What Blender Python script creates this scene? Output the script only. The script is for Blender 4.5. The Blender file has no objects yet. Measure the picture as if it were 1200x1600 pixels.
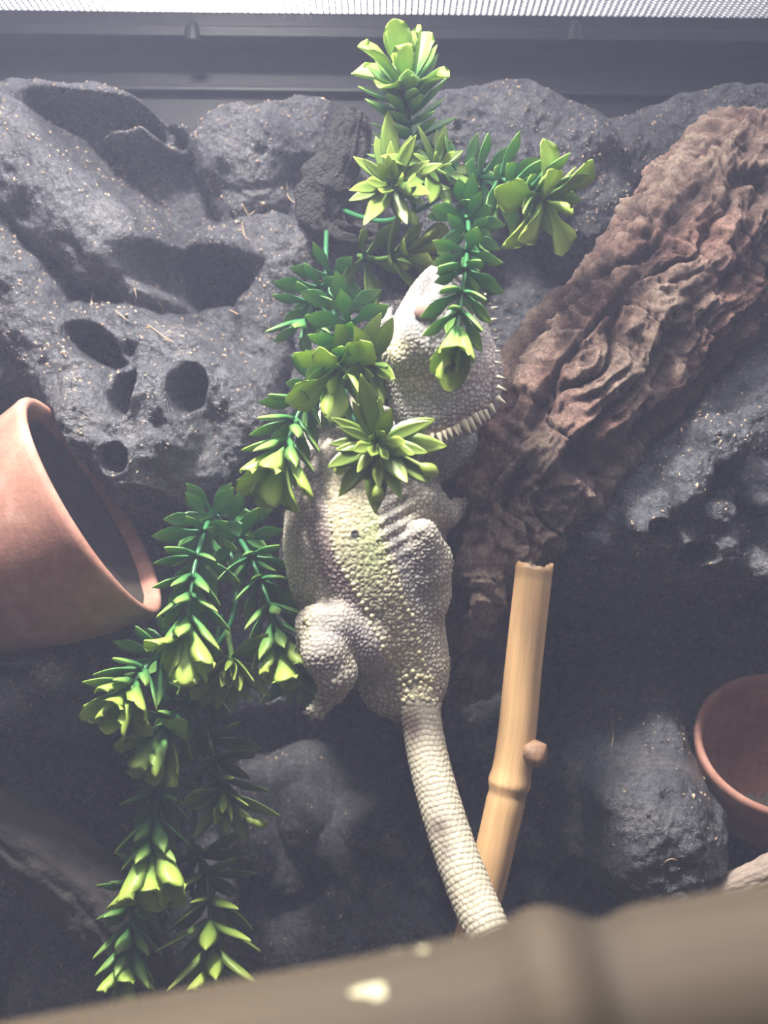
import bpy, bmesh, math, random
import numpy as np
from mathutils import Vector, Matrix

random.seed(7)
RNG = np.random.default_rng(11)
SC = bpy.context.scene
COL = SC.collection
PI = math.pi

# ------------------------------------------------------------------ camera, world, lights, exposure
ROLL = math.radians(0.6)
CR = Vector((math.cos(ROLL), 0, math.sin(ROLL)))
CU = Vector((-math.sin(ROLL), 0, math.cos(ROLL)))
CF = Vector((0, 1, 0))
CAM = Vector((0, 0, 0.32))
FPX = 1600.0
cam_data = bpy.data.cameras.new('camera')
cam = bpy.data.objects.new('camera', cam_data)
COL.objects.link(cam)
cam.matrix_world = Matrix(((CR.x, CU.x, -CF.x, CAM.x), (CR.y, CU.y, -CF.y, CAM.y), (CR.z, CU.z, -CF.z, CAM.z), (0, 0, 0, 1)))
cam_data.sensor_fit = 'VERTICAL'
cam_data.sensor_height = 36.0
cam_data.lens = 36.0
cam_data.clip_start = 0.005
cam_data.dof.use_dof = True
cam_data.dof.focus_distance = 0.51
cam_data.dof.aperture_fstop = 9.0
SC.camera = cam

world = bpy.data.worlds.new('room_light')
SC.world = world
world.use_nodes = True
world.node_tree.nodes['Background'].inputs[0].default_value = (0.80, 0.80, 0.95, 1)
world.node_tree.nodes['Background'].inputs[1].default_value = 1.5


def area_light(name, loc, aim, size, power, color):
    d = bpy.data.lights.new(name, 'AREA')
    d.shape = 'DISK'
    d.size = size
    d.energy = power
    d.color = color
    o = bpy.data.objects.new(name, d)
    COL.objects.link(o)
    o.location = loc
    o.rotation_euler = (Vector(aim) - Vector(loc)).to_track_quat('-Z', 'Y').to_euler()
    return o


area_light('basking_lamp', (-0.14, 0.29, 0.86), (0.02, 0.54, 0.27), 0.08, 38.0, (1.0, 0.97, 0.92))
fill_strip = area_light('fill_strip_light', (0.05, 0.36, 0.69), (0.05, 0.48, 0.25), 0.55, 6.0, (0.93, 0.95, 1.0))  # unseen strip light added for broad fill from above
fill_strip.data.shape = 'RECTANGLE'
fill_strip.data.size_y = 0.025

SC.view_settings.view_transform = 'Standard'
SC.view_settings.look = 'None'
SC.view_settings.gamma = 1.0
SC.view_settings.use_curve_mapping = False
SC.view_settings.exposure = 0.0
SC.cycles.use_denoising = True
SC.cycles.volume_bounces = 0
HAZE_DENSITY = 0.155


# ------------------------------------------------------------------ helpers
def P(px, py, d):
    return CAM + d * (CF + (px - 600.0) / FPX * CR - (py - 800.0) / FPX * CU)


def to_px(v):
    """project an (n,3) array to photograph pixels, only used to read distances along a body"""
    q = v - np.array(CAM)
    d = q[:, 1]
    x = q @ np.array(CR)
    z = q @ np.array(CU)
    return 600 + x / d * FPX, 800 - z / d * FPX


def tag(o, label=None, cat=None, group=None, kind=None):
    if label: o['label'] = label
    if cat: o['category'] = cat
    if group: o['group'] = group
    if kind: o['kind'] = kind
    return o


def empty(name, loc=(0, 0, 0)):
    o = bpy.data.objects.new(name, None)
    o.empty_display_size = 0.01
    COL.objects.link(o)
    o.location = loc
    return o


def link(name, mesh, mat=None, parent=None):
    o = bpy.data.objects.new(name, mesh)
    COL.objects.link(o)
    if mat is not None and not mesh.materials:
        mesh.materials.append(mat)
    if parent is not None:
        o.parent = parent
        if parent.type == 'EMPTY' or True:
            o.matrix_parent_inverse = parent.matrix_basis.inverted() if parent.parent is None else (parent.parent.matrix_basis @ parent.matrix_parent_inverse @ parent.matrix_basis).inverted()
    return o


def mesh_np(name, v, f, smooth=True):
    me = bpy.data.meshes.new(name)
    v = np.asarray(v, dtype=np.float32)
    f = np.asarray(f, dtype=np.int32)
    n = f.shape[1]
    me.vertices.add(len(v))
    me.vertices.foreach_set('co', v.ravel())
    me.loops.add(f.size)
    me.loops.foreach_set('vertex_index', f.ravel())
    me.polygons.add(len(f))
    me.polygons.foreach_set('loop_start', np.arange(0, f.size, n, dtype=np.int32))
    me.polygons.foreach_set('use_smooth', np.full(len(f), smooth))
    me.update(calc_edges=True)
    me.validate()
    return me


def add_color(me, rgb, name='tint'):
    a = me.attributes.new(name, 'FLOAT_COLOR', 'POINT')
    c = np.ones((len(rgb), 4), dtype=np.float32)
    c[:, :3] = rgb
    a.data.foreach_set('color', c.ravel())


def grid_faces(nu, nv, wrap_v=False):
    i = np.arange(nu - 1)[:, None]
    j = np.arange(nv if wrap_v else nv - 1)[None, :]
    j2 = (j + 1) % nv
    a = i * nv + j
    b = i * nv + j2
    c = (i + 1) * nv + j2
    d = (i + 1) * nv + j
    return np.stack([a, b, c, d], -1).reshape(-1, 4)


def box_verts(c, s):
    c = np.array(c, float); s = np.array(s, float) / 2
    k = np.array([(-1, -1, -1), (1, -1, -1), (1, 1, -1), (-1, 1, -1), (-1, -1, 1), (1, -1, 1), (1, 1, 1), (-1, 1, 1)], float)
    return c + k * s


BOXF = np.array([(0, 3, 2, 1), (4, 5, 6, 7), (0, 1, 5, 4), (1, 2, 6, 5), (2, 3, 7, 6), (3, 0, 4, 7)])


def boxes(name, items, mat, parent=None, bevel=0.0):
    vs, fs, n = [], [], 0
    for c, s in items:
        vs.append(box_verts(c, s)); fs.append(BOXF + n); n += 8
    me = mesh_np(name, np.concatenate(vs), np.concatenate(fs), smooth=False)
    o = link(name, me, mat, parent)
    if bevel:
        m = o.modifiers.new('edge', 'BEVEL'); m.width = bevel; m.segments = 2
    return o


# ---- vectorised noise
def _hash(ix, iy, iz, seed=0):
    h = (ix.astype(np.int64) * 374761393 + iy.astype(np.int64) * 668265263 + iz.astype(np.int64) * 2147483647 + seed * 1274126177) & 0xFFFFFFFF
    h = ((h ^ (h >> 13)) * 1274126177) & 0xFFFFFFFF
    h = ((h ^ (h >> 16)) * 2246822519) & 0xFFFFFFFF
    return ((h ^ (h >> 15)) & 0xFFFFFF) / float(0xFFFFFF)


def vnoise(p, seed=0):
    i = np.floor(p).astype(np.int64)
    f = p - i
    f = f * f * f * (f * (f * 6 - 15) + 10)
    out = 0
    for dx in (0, 1):
        wx = f[:, 0] if dx else 1 - f[:, 0]
        for dy in (0, 1):
            wy = f[:, 1] if dy else 1 - f[:, 1]
            for dz in (0, 1):
                wz = f[:, 2] if dz else 1 - f[:, 2]
                out = out + wx * wy * wz * _hash(i[:, 0] + dx, i[:, 1] + dy, i[:, 2] + dz, seed)
    return out * 2 - 1


def fbm(p, oct=4, seed=0, gain=0.5):
    a, s, t = 1.0, 0, 0
    for k in range(oct):
        s = s + a * vnoise(p * (2.03 ** k) + k * 17.3, seed + k)
        t += a
        a *= gain
    return s / t


def ridged(p, oct=4, seed=0):
    a, s, t = 1.0, 0, 0
    for k in range(oct):
        s = s + a * (1 - np.abs(vnoise(p * (2.07 ** k) + k * 9.1, seed + k)) * 2)
        t += a
        a *= 0.5
    return s / t


def worley(p, seed=0):
    """F1, F2 and a random id per cell"""
    i = np.floor(p).astype(np.int64)
    f1 = np.full(len(p), 9.0); f2 = np.full(len(p), 9.0); idv = np.zeros(len(p))
    for dx in (-1, 0, 1):
        for dy in (-1, 0, 1):
            for dz in (-1, 0, 1):
                c = i + np.array((dx, dy, dz))
                h = [_hash(c[:, 0], c[:, 1], c[:, 2], seed + k) for k in range(3)]
                q = c + 0.5 + (np.stack(h, 1) - 0.5) * 0.72
                d = np.sqrt(((p - q) ** 2).sum(1))
                near = d < f1
                f2 = np.where(near, f1, np.minimum(f2, d))
                idv = np.where(near, h[0], idv)
                f1 = np.where(near, d, f1)
    return f1, f2, idv


def smooth01(x, a, b):
    t = np.clip((x - a) / (b - a), 0, 1)
    return t * t * (3 - 2 * t)


# ---- materials
class Mat:
    def __init__(self, name):
        self.m = bpy.data.materials.new(name)
        self.m.use_nodes = True
        self.t = self.m.node_tree
        self.b = self.t.nodes['Principled BSDF']
        self.out = self.t.nodes['Material Output']

    def n(self, kind, **kw):
        nd = self.t.nodes.new(kind)
        for k, v in kw.items():
            if k.startswith('in_'):
                key = k[3:]
                key = int(key) if key.isdigit() else key.replace('_', ' ')
                nd.inputs[key].default_value = v
            else:
                setattr(nd, k, v)
        return nd

    def l(self, a, b):
        self.t.links.new(a, b)

    def coords(self, kind='Object', scale=None):
        tc = self.n('ShaderNodeTexCoord')
        if scale is None:
            return tc.outputs[kind]
        mp = self.n('ShaderNodeMapping')
        mp.inputs['Scale'].default_value = scale
        self.l(tc.outputs[kind], mp.inputs[0])
        return mp.outputs[0]

    def noise(self, co, scale, detail=4, rough=0.55, dist=0.0):
        nd = self.n('ShaderNodeTexNoise')
        nd.inputs['Scale'].default_value = scale
        nd.inputs['Detail'].default_value = detail
        nd.inputs['Roughness'].default_value = rough
        nd.inputs['Distortion'].default_value = dist
        self.l(co, nd.inputs['Vector'])
        return nd.outputs[0]

    def ramp(self, fac, stops):
        r = self.n('ShaderNodeValToRGB')
        e = r.color_ramp.elements
        while len(e) < len(stops):
            e.new(0.5)
        for k, (p, c) in enumerate(stops):
            e[k].position = p
            e[k].color = (*c, 1)
        self.l(fac, r.inputs[0])
        return r.outputs[0]

    def mix(self, fac, a, b, mode='MIX'):
        m = self.n('ShaderNodeMix', data_type='RGBA', blend_type=mode)
        for src, key in ((fac, 0), (a, 6), (b, 7)):
            if hasattr(src, 'links'):
                self.l(src, m.inputs[key])
            else:
                m.inputs[key].default_value = src if key == 0 else (*src, 1)
        return m.outputs[2]

    def bump(self, h, strength=0.5, dist=0.001, prev=None):
        b = self.n('ShaderNodeBump')
        b.inputs['Strength'].default_value = strength
        b.inputs['Distance'].default_value = dist
        self.l(h, b.inputs['Height'])
        if prev is not None:
            self.l(prev, b.inputs['Normal'])
        return b.outputs[0]

    def set(self, color=None, rough=None, normal=None, **kw):
        for v, key in ((color, 'Base Color'), (rough, 'Roughness'), (normal, 'Normal')):
            if v is None: continue
            if hasattr(v, 'links'):
                self.l(v, self.b.inputs[key])
            elif isinstance(v, tuple):
                self.b.inputs[key].default_value = (*v, 1)
            else:
                self.b.inputs[key].default_value = v
        for k, v in kw.items():
            self.b.inputs[k.replace('_', ' ')].default_value = v
        return self.m


def attr_color(M, name='tint'):
    a = M.n('ShaderNodeAttribute')
    a.attribute_name = name
    return a.outputs['Color']


def mat_rock():
    M = Mat('resin_rock')
    co = M.coords()
    big = M.noise(co, 28, 3)
    fine = M.noise(co, 420, 5, 0.65)
    tint = M.ramp(big, [(0.3, (0.055, 0.054, 0.064)), (0.55, (0.105, 0.105, 0.122)), (0.75, (0.185, 0.172, 0.178))])
    sp = M.ramp(fine, [(0.42, (0.55, 0.55, 0.56)), (0.62, (1.15, 1.13, 1.12))])
    c = M.mix(1.0, tint, sp, 'MULTIPLY')
    r = M.ramp(M.noise(co, 160, 3), [(0.35, (0.18,) * 3), (0.7, (0.45,) * 3)])
    n1 = M.bump(M.noise(co, 150, 6, 0.65), 0.9, 0.005)
    n2 = M.bump(fine, 0.9, 0.0022, n1)
    return M.set(c, r, n2, Specular_IOR_Level=0.9)


def mat_bark():
    M = Mat('cork_bark')
    co = M.coords()
    col = attr_color(M)
    fine = M.noise(co, 600, 5, 0.7)
    c = M.mix(1.0, col, M.ramp(fine, [(0.35, (0.6, 0.58, 0.57)), (0.65, (1.2, 1.18, 1.15))]), 'MULTIPLY')
    n = M.bump(M.noise(co, 330, 7, 0.75, 1.2), 1.0, 0.004)
    return M.set(c, 0.85, n, Specular_IOR_Level=0.25)


def mat_plain(name, color, rough=0.5, bump=None, **kw):
    M = Mat(name)
    co = M.coords()
    v = M.ramp(M.noise(co, 90, 4), [(0.3, tuple(x * 0.8 for x in color)), (0.7, tuple(min(1, x * 1.15) for x in color))])
    n = M.bump(M.noise(co, bump[0], 4), bump[1], bump[2]) if bump else None
    return M.set(v, rough, n, **kw)


def mat_terracotta():
    M = Mat('terracotta')
    co = M.coords()
    v = M.ramp(M.noise(co, 45, 5, 0.6), [(0.3, (0.33, 0.15, 0.11)), (0.55, (0.44, 0.215, 0.16)), (0.78, (0.55, 0.33, 0.27))])
    dust = M.ramp(M.noise(co, 260, 4, 0.7), [(0.4, (0.9, 0.9, 0.9)), (0.75, (1.12, 1.1, 1.08))])
    c = M.mix(1.0, v, dust, 'MULTIPLY')
    n = M.bump(M.noise(co, 500, 4), 0.25, 0.0006)
    return M.set(c, 0.75, n, Specular_IOR_Level=0.3)


def mat_bamboo(name='bamboo', gain=1.0, rough=0.38):
    M = Mat(name)
    col = attr_color(M)
    co = M.coords('UV')
    mp = M.n('ShaderNodeMapping'); mp.inputs['Scale'].default_value = (60, 2.0, 1)
    M.l(co, mp.inputs[0])
    g = M.noise(mp.outputs[0], 1.0, 5, 0.6)
    c = M.mix(1.0, col, M.ramp(g, [(0.3, (0.80 * gain, 0.76 * gain, 0.70 * gain)), (0.65, (1.12 * gain, 1.1 * gain, 1.06 * gain))]), 'MULTIPLY')
    n = M.bump(g, 0.3, 0.0006)
    return M.set(c, rough, n, Specular_IOR_Level=0.45)


def mat_leaf(name, base, mid, tip):
    """moulded plastic: dark at the leaf's foot, lime at its tip; obj.color shifts the young leaves"""
    M = Mat(name)
    t = M.n('ShaderNodeAttribute'); t.attribute_name = 'tint'
    sep = M.n('ShaderNodeSeparateColor'); M.l(t.outputs['Color'], sep.inputs[0])
    oi = M.n('ShaderNodeObjectInfo')
    so = M.n('ShaderNodeSeparateColor'); M.l(oi.outputs['Color'], so.inputs[0])
    add = M.n('ShaderNodeMath', operation='ADD'); M.l(sep.outputs[0], add.inputs[0]); M.l(so.outputs[0], add.inputs[1])
    nz = M.noise(M.coords(), 160, 3)
    mad = M.n('ShaderNodeMath', operation='MULTIPLY_ADD'); M.l(nz, mad.inputs[0]); mad.inputs[1].default_value = 0.35; M.l(add.outputs[0], mad.inputs[2])
    half = M.n('ShaderNodeMath', operation='MULTIPLY_ADD'); M.l(mad.outputs[0], half.inputs[0]); half.inputs[1].default_value = 0.5; half.inputs[2].default_value = -0.03
    c = M.ramp(half.outputs[0], [(0.0, base), (0.38, mid), (0.8, tip)])
    M.set(c, 0.32, M.bump(nz, 0.15, 0.0008), Specular_IOR_Level=0.5)
    tr = M.n('ShaderNodeBsdfTranslucent')
    M.l(c, tr.inputs[0])
    ms = M.n('ShaderNodeMixShader'); ms.inputs[0].default_value = 0.3
    M.l(M.b.outputs[0], ms.inputs[1]); M.l(tr.outputs[0], ms.inputs[2])
    M.l(ms.outputs[0], M.out.inputs[0])
    return M.m


def mat_skin():
    M = Mat('lizard_skin')
    c = attr_color(M)
    fine = M.noise(M.coords(), 900, 3)
    c2 = M.mix(1.0, c, M.ramp(fine, [(0.35, (0.85, 0.85, 0.85)), (0.65, (1.12, 1.12, 1.12))]), 'MULTIPLY')
    return M.set(c2, 0.6, M.bump(fine, 0.2, 0.0004), Specular_IOR_Level=0.4)


ROCK = mat_rock()
BARK = mat_bark()
TERRA = mat_terracotta()
BAMBOO = mat_bamboo()
BLACK = mat_plain('black_plastic', (0.030, 0.030, 0.036), 0.42, (300, 0.2, 0.0006))
PANEL = mat_plain('dark_panel', (0.022, 0.022, 0.028), 0.5)
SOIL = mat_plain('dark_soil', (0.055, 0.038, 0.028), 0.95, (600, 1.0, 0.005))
CHIP = mat_plain('tan_chip', (0.50, 0.36, 0.25), 0.8)
FIBRE = mat_plain('coir_fibre', (0.48, 0.33, 0.21), 0.7)
WIRE = mat_plain('galvanised_wire', (0.40, 0.39, 0.42), 0.4, Metallic=0.4)
SKIN = mat_skin()
SPIKE = mat_plain('horn_cream', (0.66, 0.57, 0.42), 0.5)
EYELID = mat_plain('eyelid_brown', (0.20, 0.115, 0.085), 0.6, (900, 0.3, 0.0005))
LEAF = mat_leaf('green_plastic_leaf', (0.022, 0.17, 0.09), (0.12, 0.34, 0.10), (0.50, 0.66, 0.13))
OLIVE = mat_leaf('olive_plastic_leaf', (0.04, 0.13, 0.04), (0.19, 0.29, 0.05), (0.50, 0.60, 0.12))
DARKWOOD = mat_plain('dark_driftwood', (0.045, 0.038, 0.035), 0.8, (250, 0.8, 0.002))
PALEWOOD = mat_plain('pale_wood', (0.33, 0.25, 0.20), 0.8, (400, 0.8, 0.0015))
STAIN = mat_plain('pale_dried_splash', (0.62, 0.57, 0.36), 0.7)

# ------------------------------------------------------------------ the tank
TX = 0.33          # half width
TY0, TY1 = -0.16, 0.70
ZT = 0.645         # underside of the lid mesh

tag(boxes('floor', [((0, (TY0 + TY1) / 2, -0.01), (2 * TX + 0.04, TY1 - TY0 + 0.04, 0.02))], SOIL), kind='structure')
tag(boxes('wall_back', [((0, TY1 + 0.006, ZT / 2 - 0.01), (2 * TX + 0.04, 0.012, ZT + 0.02))], PANEL), kind='structure')
tag(boxes('wall_left', [((-TX - 0.008, (TY0 + TY1) / 2, ZT / 2 - 0.01), (0.012, TY1 - TY0, ZT + 0.02))], PANEL), kind='structure')
tag(boxes('front_light_block', [((0, TY0 - 0.004, ZT / 2 - 0.01), (2 * TX + 0.04, 0.008, ZT + 0.02))], PANEL), kind='structure')  # unseen dark panel added behind the camera to block room light
tag(boxes('wall_right', [((TX + 0.008, (TY0 + TY1) / 2, ZT / 2 - 0.01), (0.012, TY1 - TY0, ZT + 0.02))], PANEL), kind='structure')

# black moulded rim along the top of the rear panel
rim = boxes('trim_1', [((0, 0.690, 0.6425), (2 * TX, 0.020, 0.018)),
                       ((0, 0.6845, 0.6365), (2 * TX, 0.017, 0.008))], BLACK, bevel=0.0012)
tag(rim, 'black moulded plastic rim under the wire lid', kind='structure')
tag(boxes('trim_2', [((0, 0.697, 0.606), (2 * TX, 0.006, 0.0035))], BLACK, bevel=0.0008), 'thin raised seam across the black rear panel', kind='structure')


def clip_bump(px):
    """small rounded rib of the rim"""
    c = P(px, 47, 0.676)
    n, m = 10, 6
    v = []
    for i in range(n + 1):
        a = PI * i / n
        for j in range(m + 1):
            t = j / m
            q = math.cos(t * PI / 2) ** .6
            v.append((c.x + math.cos(a) * 0.0062 * q, 0.679 - math.sin(t * PI / 2) * 0.006, c.z - 0.007 + math.sin(a) * 0.0145 * (.35 + .65 * q)))
    o = link('rim_rib', mesh_np('rim_rib', v, grid_faces(n + 1, m + 1)), BLACK, rim)
    return o


clip_bump(300)
clip_bump(898)

# wire mesh lid
lid = empty('mesh_lid', (0, (TY0 + TY1) / 2, ZT))
tag(lid, 'fine grey wire mesh lid over the top of the tank', 'lid')
PITCH = 0.0042
items = []
y = TY0 + 0.01
ys = []
while y < 0.690:
    items.append(((0, y, ZT + 0.0095), (2 * TX, 0.0011, 0.0011)))
    y += PITCH * 0.75
wires_x = boxes('wire_cross', items, WIRE, lid)
tag(wires_x, kind='stuff')
items = [((x, (TY0 + TY1) / 2, ZT + 0.0103), (0.0011, TY1 - TY0 - .02, 0.0011)) for x in np.arange(-TX, TX, PITCH)]
tag(boxes('wire_long', items, WIRE, lid), kind='stuff')
boxes('lid_frame', [((0, TY0 + .01, ZT + 0.010), (2 * TX, 0.02, 0.012)), ((-TX + 0.004, (TY0 + TY1) / 2, ZT + 0.010), (0.012, TY1 - TY0, 0.012)),
                    ((TX - 0.004, (TY0 + TY1) / 2, ZT + 0.010), (0.012, TY1 - TY0, 0.012))], BLACK, lid, 0.001)

# ------------------------------------------------------------------ rock backdrop: one carved resin surface with tubes, knobs, caves and pits
BASE = 0.680
GX0, GX1, GZ0, GZ1 = -0.325, 0.325, -0.005, 0.60
NX, NZ = 600, 560
gx = np.linspace(GX0, GX1, NX)
gz = np.linspace(GZ0, GZ1, NZ)
XX, ZZ = np.meshgrid(gx, gz)          # shape NZ,NX
XXf, ZZf = XX.ravel(), ZZ.ravel()
wob = np.stack([XXf * 38, ZZf * 38, np.zeros_like(XXf)], 1)
WX = XXf + 0.006 * fbm(wob, 3, 5)
WZ = ZZf + 0.006 * fbm(wob, 3, 9)
KS = 0.0036
acc = np.zeros_like(XXf)
neg = -0.05


def tube(pts, flat=1.0):
    """pts: (px, py, depth of the axis, radius px)"""
    global acc
    best = np.full_like(XXf, neg)
    prev = None
    for q in pts:
        w = P(q[0], q[1], q[2]); r = q[3] / FPX * q[2]
        cur = (w.x, w.z, BASE - q[2], r)
        a = prev if prev else cur
        ax, az, ah, ar = a
        bx_, bz, bh, br = cur
        dx, dz = bx_ - ax, bz - az
        L2 = dx * dx + dz * dz + 1e-12
        t = np.clip(((WX - ax) * dx + (WZ - az) * dz) / L2, 0, 1) if prev else np.zeros_like(XXf)
        dd = np.hypot(WX - ax - t * dx, WZ - az - t * dz)
        rr = ar + (br - ar) * t
        hh = ah + (bh - ah) * t
        u = dd / rr
        prof = np.where(u < 1, hh + flat * rr * np.sqrt(np.maximum(1 - u * u, 0)), hh - (u - 1) * rr * 3.5)
        best = np.maximum(best, prof)
        prev = cur
    acc = acc + np.exp(np.maximum(best, neg) / KS)


T = tube
# upper ridge and caves on one side
T([(-40, 150, .63, 38), (60, 158, .625, 40), (160, 165, .625, 38), (240, 195, .628, 34), (300, 225, .64, 28)])
T([(385, 232, .635, 84), (400, 300, .645, 70)], .8)
T([(470, 196, .637, 62), (500, 230, .65, 44)], .7)
T([(440, 300, .65, 60), (420, 360, .65, 50)], .6)
T([(150, 260, .665, 80), (270, 300, .66, 85), (340, 370, .655, 60)], .4)
T([(-40, 190, .60, 70), (60, 290, .595, 74), (150, 370, .60, 74), (215, 425, .615, 55)])
T([(-30, 370, .60, 50), (30, 440, .595, 52), (75, 530, .595, 50), (110, 600, .60, 60)])
T([(-30, 520, .62, 50), (20, 575, .62, 40)])
T([(130, 500, .60, 40), (200, 520, .59, 44), (270, 560, .585, 46), (330, 610, .59, 46), (370, 660, .60, 60)])
T([(120, 590, .585, 60), (140, 670, .572, 60), (200, 720, .570, 58), (290, 735, .585, 56), (350, 710, .60, 50)])
T([(240, 630, .572, 66), (250, 690, .570, 58)])
T([(345, 530, .635, 55)], .8)
T([(440, 400, .63, 55), (425, 480, .625, 48), (410, 560, .62, 48), (390, 650, .615, 55)])
T([(330, 395, .65, 50), (420, 385, .635, 34), (500, 400, .63, 38)])
T([(520, 450, .63, 60), (540, 600, .625, 80), (540, 720, .62, 90)], .6)
# upper masses on the other side
T([(690, 215, .63, 78), (790, 210, .622, 84), (880, 240, .625, 80), (930, 320, .63, 60)], .8)
T([(815, 160, .64, 40), (860, 165, .64, 40)], .8)
T([(980, 235, .64, 62), (1070, 205, .63, 66), (1150, 195, .625, 66), (1240, 195, .625, 66)], .85)
T([(640, 300, .64, 80), (720, 330, .645, 80)], .5)
T([(1100, 330, .655, 80), (1180, 320, .65, 80)], .4)
T([(780, 430, .67, 60), (830, 520, .66, 60)], .3)
# shoulder of rock under the log
T([(1260, 590, .565, 76), (1170, 645, .56, 84), (1090, 720, .555, 92), (1000, 800, .553, 92), (920, 870, .565, 60)], .8)
T([(1230, 780, .558, 90), (1120, 830, .553, 80), (1020, 850, .553, 70)], .8)
T([(1130, 690, .52, 40)]); T([(1080, 740, .52, 38)])
T([(1042, 780, .535, 44)]); T([(1000, 850, .54, 34)]); T([(1090, 800, .535, 40)]); T([(960, 820, .545, 32)]); T([(1170, 760, .54, 46)])
T([(898, 890, .56, 40)])
# dark hollow, then the knob with its neck
T([(1035, 1165, .555, 40), (1033, 1210, .545, 52)], 1.0)
T([(1020, 1280, .525, 90), (1030, 1305, .522, 98), (1045, 1335, .525, 86)], .9)
T([(960, 1400, .61, 60), (880, 1400, .615, 60), (830, 1380, .62, 60)], .8)
T([(850, 1230, .635, 80), (800, 1300, .63, 80), (740, 1150, .635, 70)], .6)
T([(1180, 1420, .60, 70), (1260, 1440, .6, 60)], .8)
# low rocks at the foot
T([(30, 1050, .555, 92), (95, 1095, .565, 60), (-40, 1060, .56, 80)], .7)
T([(20, 1010, .525, 34)]); T([(70, 1060, .53, 36)]); T([(10, 1090, .53, 40)])
T([(560, 1375, .61, 60), (640, 1380, .605, 56)], .8)
T([(650, 1450, .59, 50), (560, 1460, .59, 50), (480, 1470, .595, 56)], .9)
T([(530, 1345, .60, 30)]); T([(600, 1400, .59, 28)]); T([(670, 1395, .59, 30)])
T([(700, 1330, .62, 60)], .8)
T([(400, 1500, .60, 80), (250, 1540, .60, 80), (100, 1560, .60, 80)], .7)
T([(900, 1330, .615, 46)])
rl = random.Random(5)
for _ in range(34):
    T([(rl.uniform(390, 930), rl.uniform(1285, 1500), rl.uniform(.585, .605), rl.uniform(16, 36))])
for _ in range(26):
    lx_, ly_ = rl.uniform(880, 1200), rl.uniform(600, 900)
    if lx_ > 1133 - (ly_ - 546) * .87 + 55:
        T([(lx_, ly_, rl.uniform(.515, .535), rl.uniform(14, 28))])
T([(548, 745, .583, 96), (566, 850, .577, 104), (590, 940, .583, 84)], 1.0)
T([(606, 512, .541, 30), (594, 560, .543, 34)], 1.0)
T([(528, 285, .614, 44), (515, 345, .614, 44)], .8)
# broad slab behind, below and beside the lizard
T([(600, 800, .64, 150), (640, 950, .645, 150)], .35)
T([(330, 880, .66, 120), (400, 1000, .66, 120)], .3)
T([(840, 1000, .665, 120), (1050, 1020, .67, 120)], .2)

H = KS * np.log(acc + np.exp(-0.004 / KS))
# top outline of the carved backdrop falls back to the panel
pc = np.stack([XXf, ZZf, H], 1)
H = H + 0.0052 * fbm(pc * 55, 4, 21) + 0.0020 * fbm(pc * 190, 3, 31) + 0.0007 * fbm(pc * 520, 2, 41)
# dimples
f1, f2, idc = worley(pc * np.array([60, 60, 0]) + 0.3, 3)
H = H - 0.006 * np.where(idc > 0.72, np.exp(-(f1 / 0.20) ** 2), 0)


def pit(px, py, d, rx, ry, depth, ang=0.0):
    global H
    w = P(px, py, d)
    s = d / FPX
    u = (XXf - w.x) / s; v = -(ZZf - w.z) / s
    c, n = math.cos(ang), math.sin(ang)
    a = (u * c + v * n) / rx; b = (-u * n + v * c) / ry
    q = np.sqrt(a * a + b * b)
    H = H - depth * (1 - smooth01(q, 0.55, 1.15)) + 0.0025 * np.exp(-((q - 1.25) / 0.22) ** 2)


pit(180, 716, .555, 22, 23, .03)
pit(140, 535, .575, 50, 26, .04, 0.55)
pit(194, 612, .56, 20, 42, .035, 0.25)
pit(292, 608, .565, 26, 40, .04, 0.2)
pit(318, 440, .64, 92, 44, .045)
pit(150, 190, .63, 105, 24, .03, 0.08)
pit(250, 200, .63, 50, 20, .03, 0.6)
pit(1012, 822, .535, 16, 12, .014)
pit(1075, 862, .54, 24, 16, .016)
pit(258, 785, .60, 40, 16, .02, 0.4)

YY = np.clip(BASE - H, 0.49, 0.694)


def sweep(pts, radii, seg=8, closed_ends=True):
    """a tapering tube along a list of points"""
    pts = [Vector(p) for p in pts]
    v, uv = [], []
    n = len(pts)
    t0 = (pts[1] - pts[0]).normalized()
    nrm = t0.orthogonal().normalized()
    for i in range(n):
        t = (pts[min(i + 1, n - 1)] - pts[max(i - 1, 0)]).normalized()
        nrm = (nrm - t * nrm.dot(t)).normalized()
        b = t.cross(nrm)
        for k in range(seg):
            a = 2 * PI * k / seg
            v.append(pts[i] + (nrm * math.cos(a) + b * math.sin(a)) * radii[i])
    f = [tuple(x) for x in grid_faces(n, seg, True)]
    if closed_ends:
        v.append(pts[0]); v.append(pts[-1])
        c0, c1 = len(v) - 2, len(v) - 1
        for k in range(seg):
            f.append((k, c0, c0, (k + 1) % seg)[:4])
        f = [x for x in f if len(set(x)) == 4]
        tri0 = [(c0, (k + 1) % seg, k) for k in range(seg)]
        o = (n - 1) * seg
        tri1 = [(c1, o + k, o + (k + 1) % seg) for k in range(seg)]
        return v, f, tri0 + tri1
    return v, f, []


def poly_mesh(name, v, f, smooth=True):
    me = bpy.data.meshes.new(name)
    me.from_pydata([tuple(x) for x in v], [], f)
    me.polygons.foreach_set('use_smooth', [smooth] * len(me.polygons))
    me.update()
    return me


def spline(pts, n):
    """Catmull-Rom through tuples of any length"""
    a = np.array(pts, float)
    a = np.vstack([2 * a[0] - a[1], a, 2 * a[-1] - a[-2]])
    m = len(pts) - 1
    out = []
    for k in range(n):
        u = k / (n - 1) * m
        i = min(int(u), m - 1); t = u - i
        p0, p1, p2, p3 = a[i], a[i + 1], a[i + 2], a[i + 3]
        out.append(0.5 * (2 * p1 + (p2 - p0) * t + (2 * p0 - 5 * p1 + 4 * p2 - p3) * t * t + (3 * p1 - p0 - 3 * p2 + p3) * t ** 3))
    return np.array(out)


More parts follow.
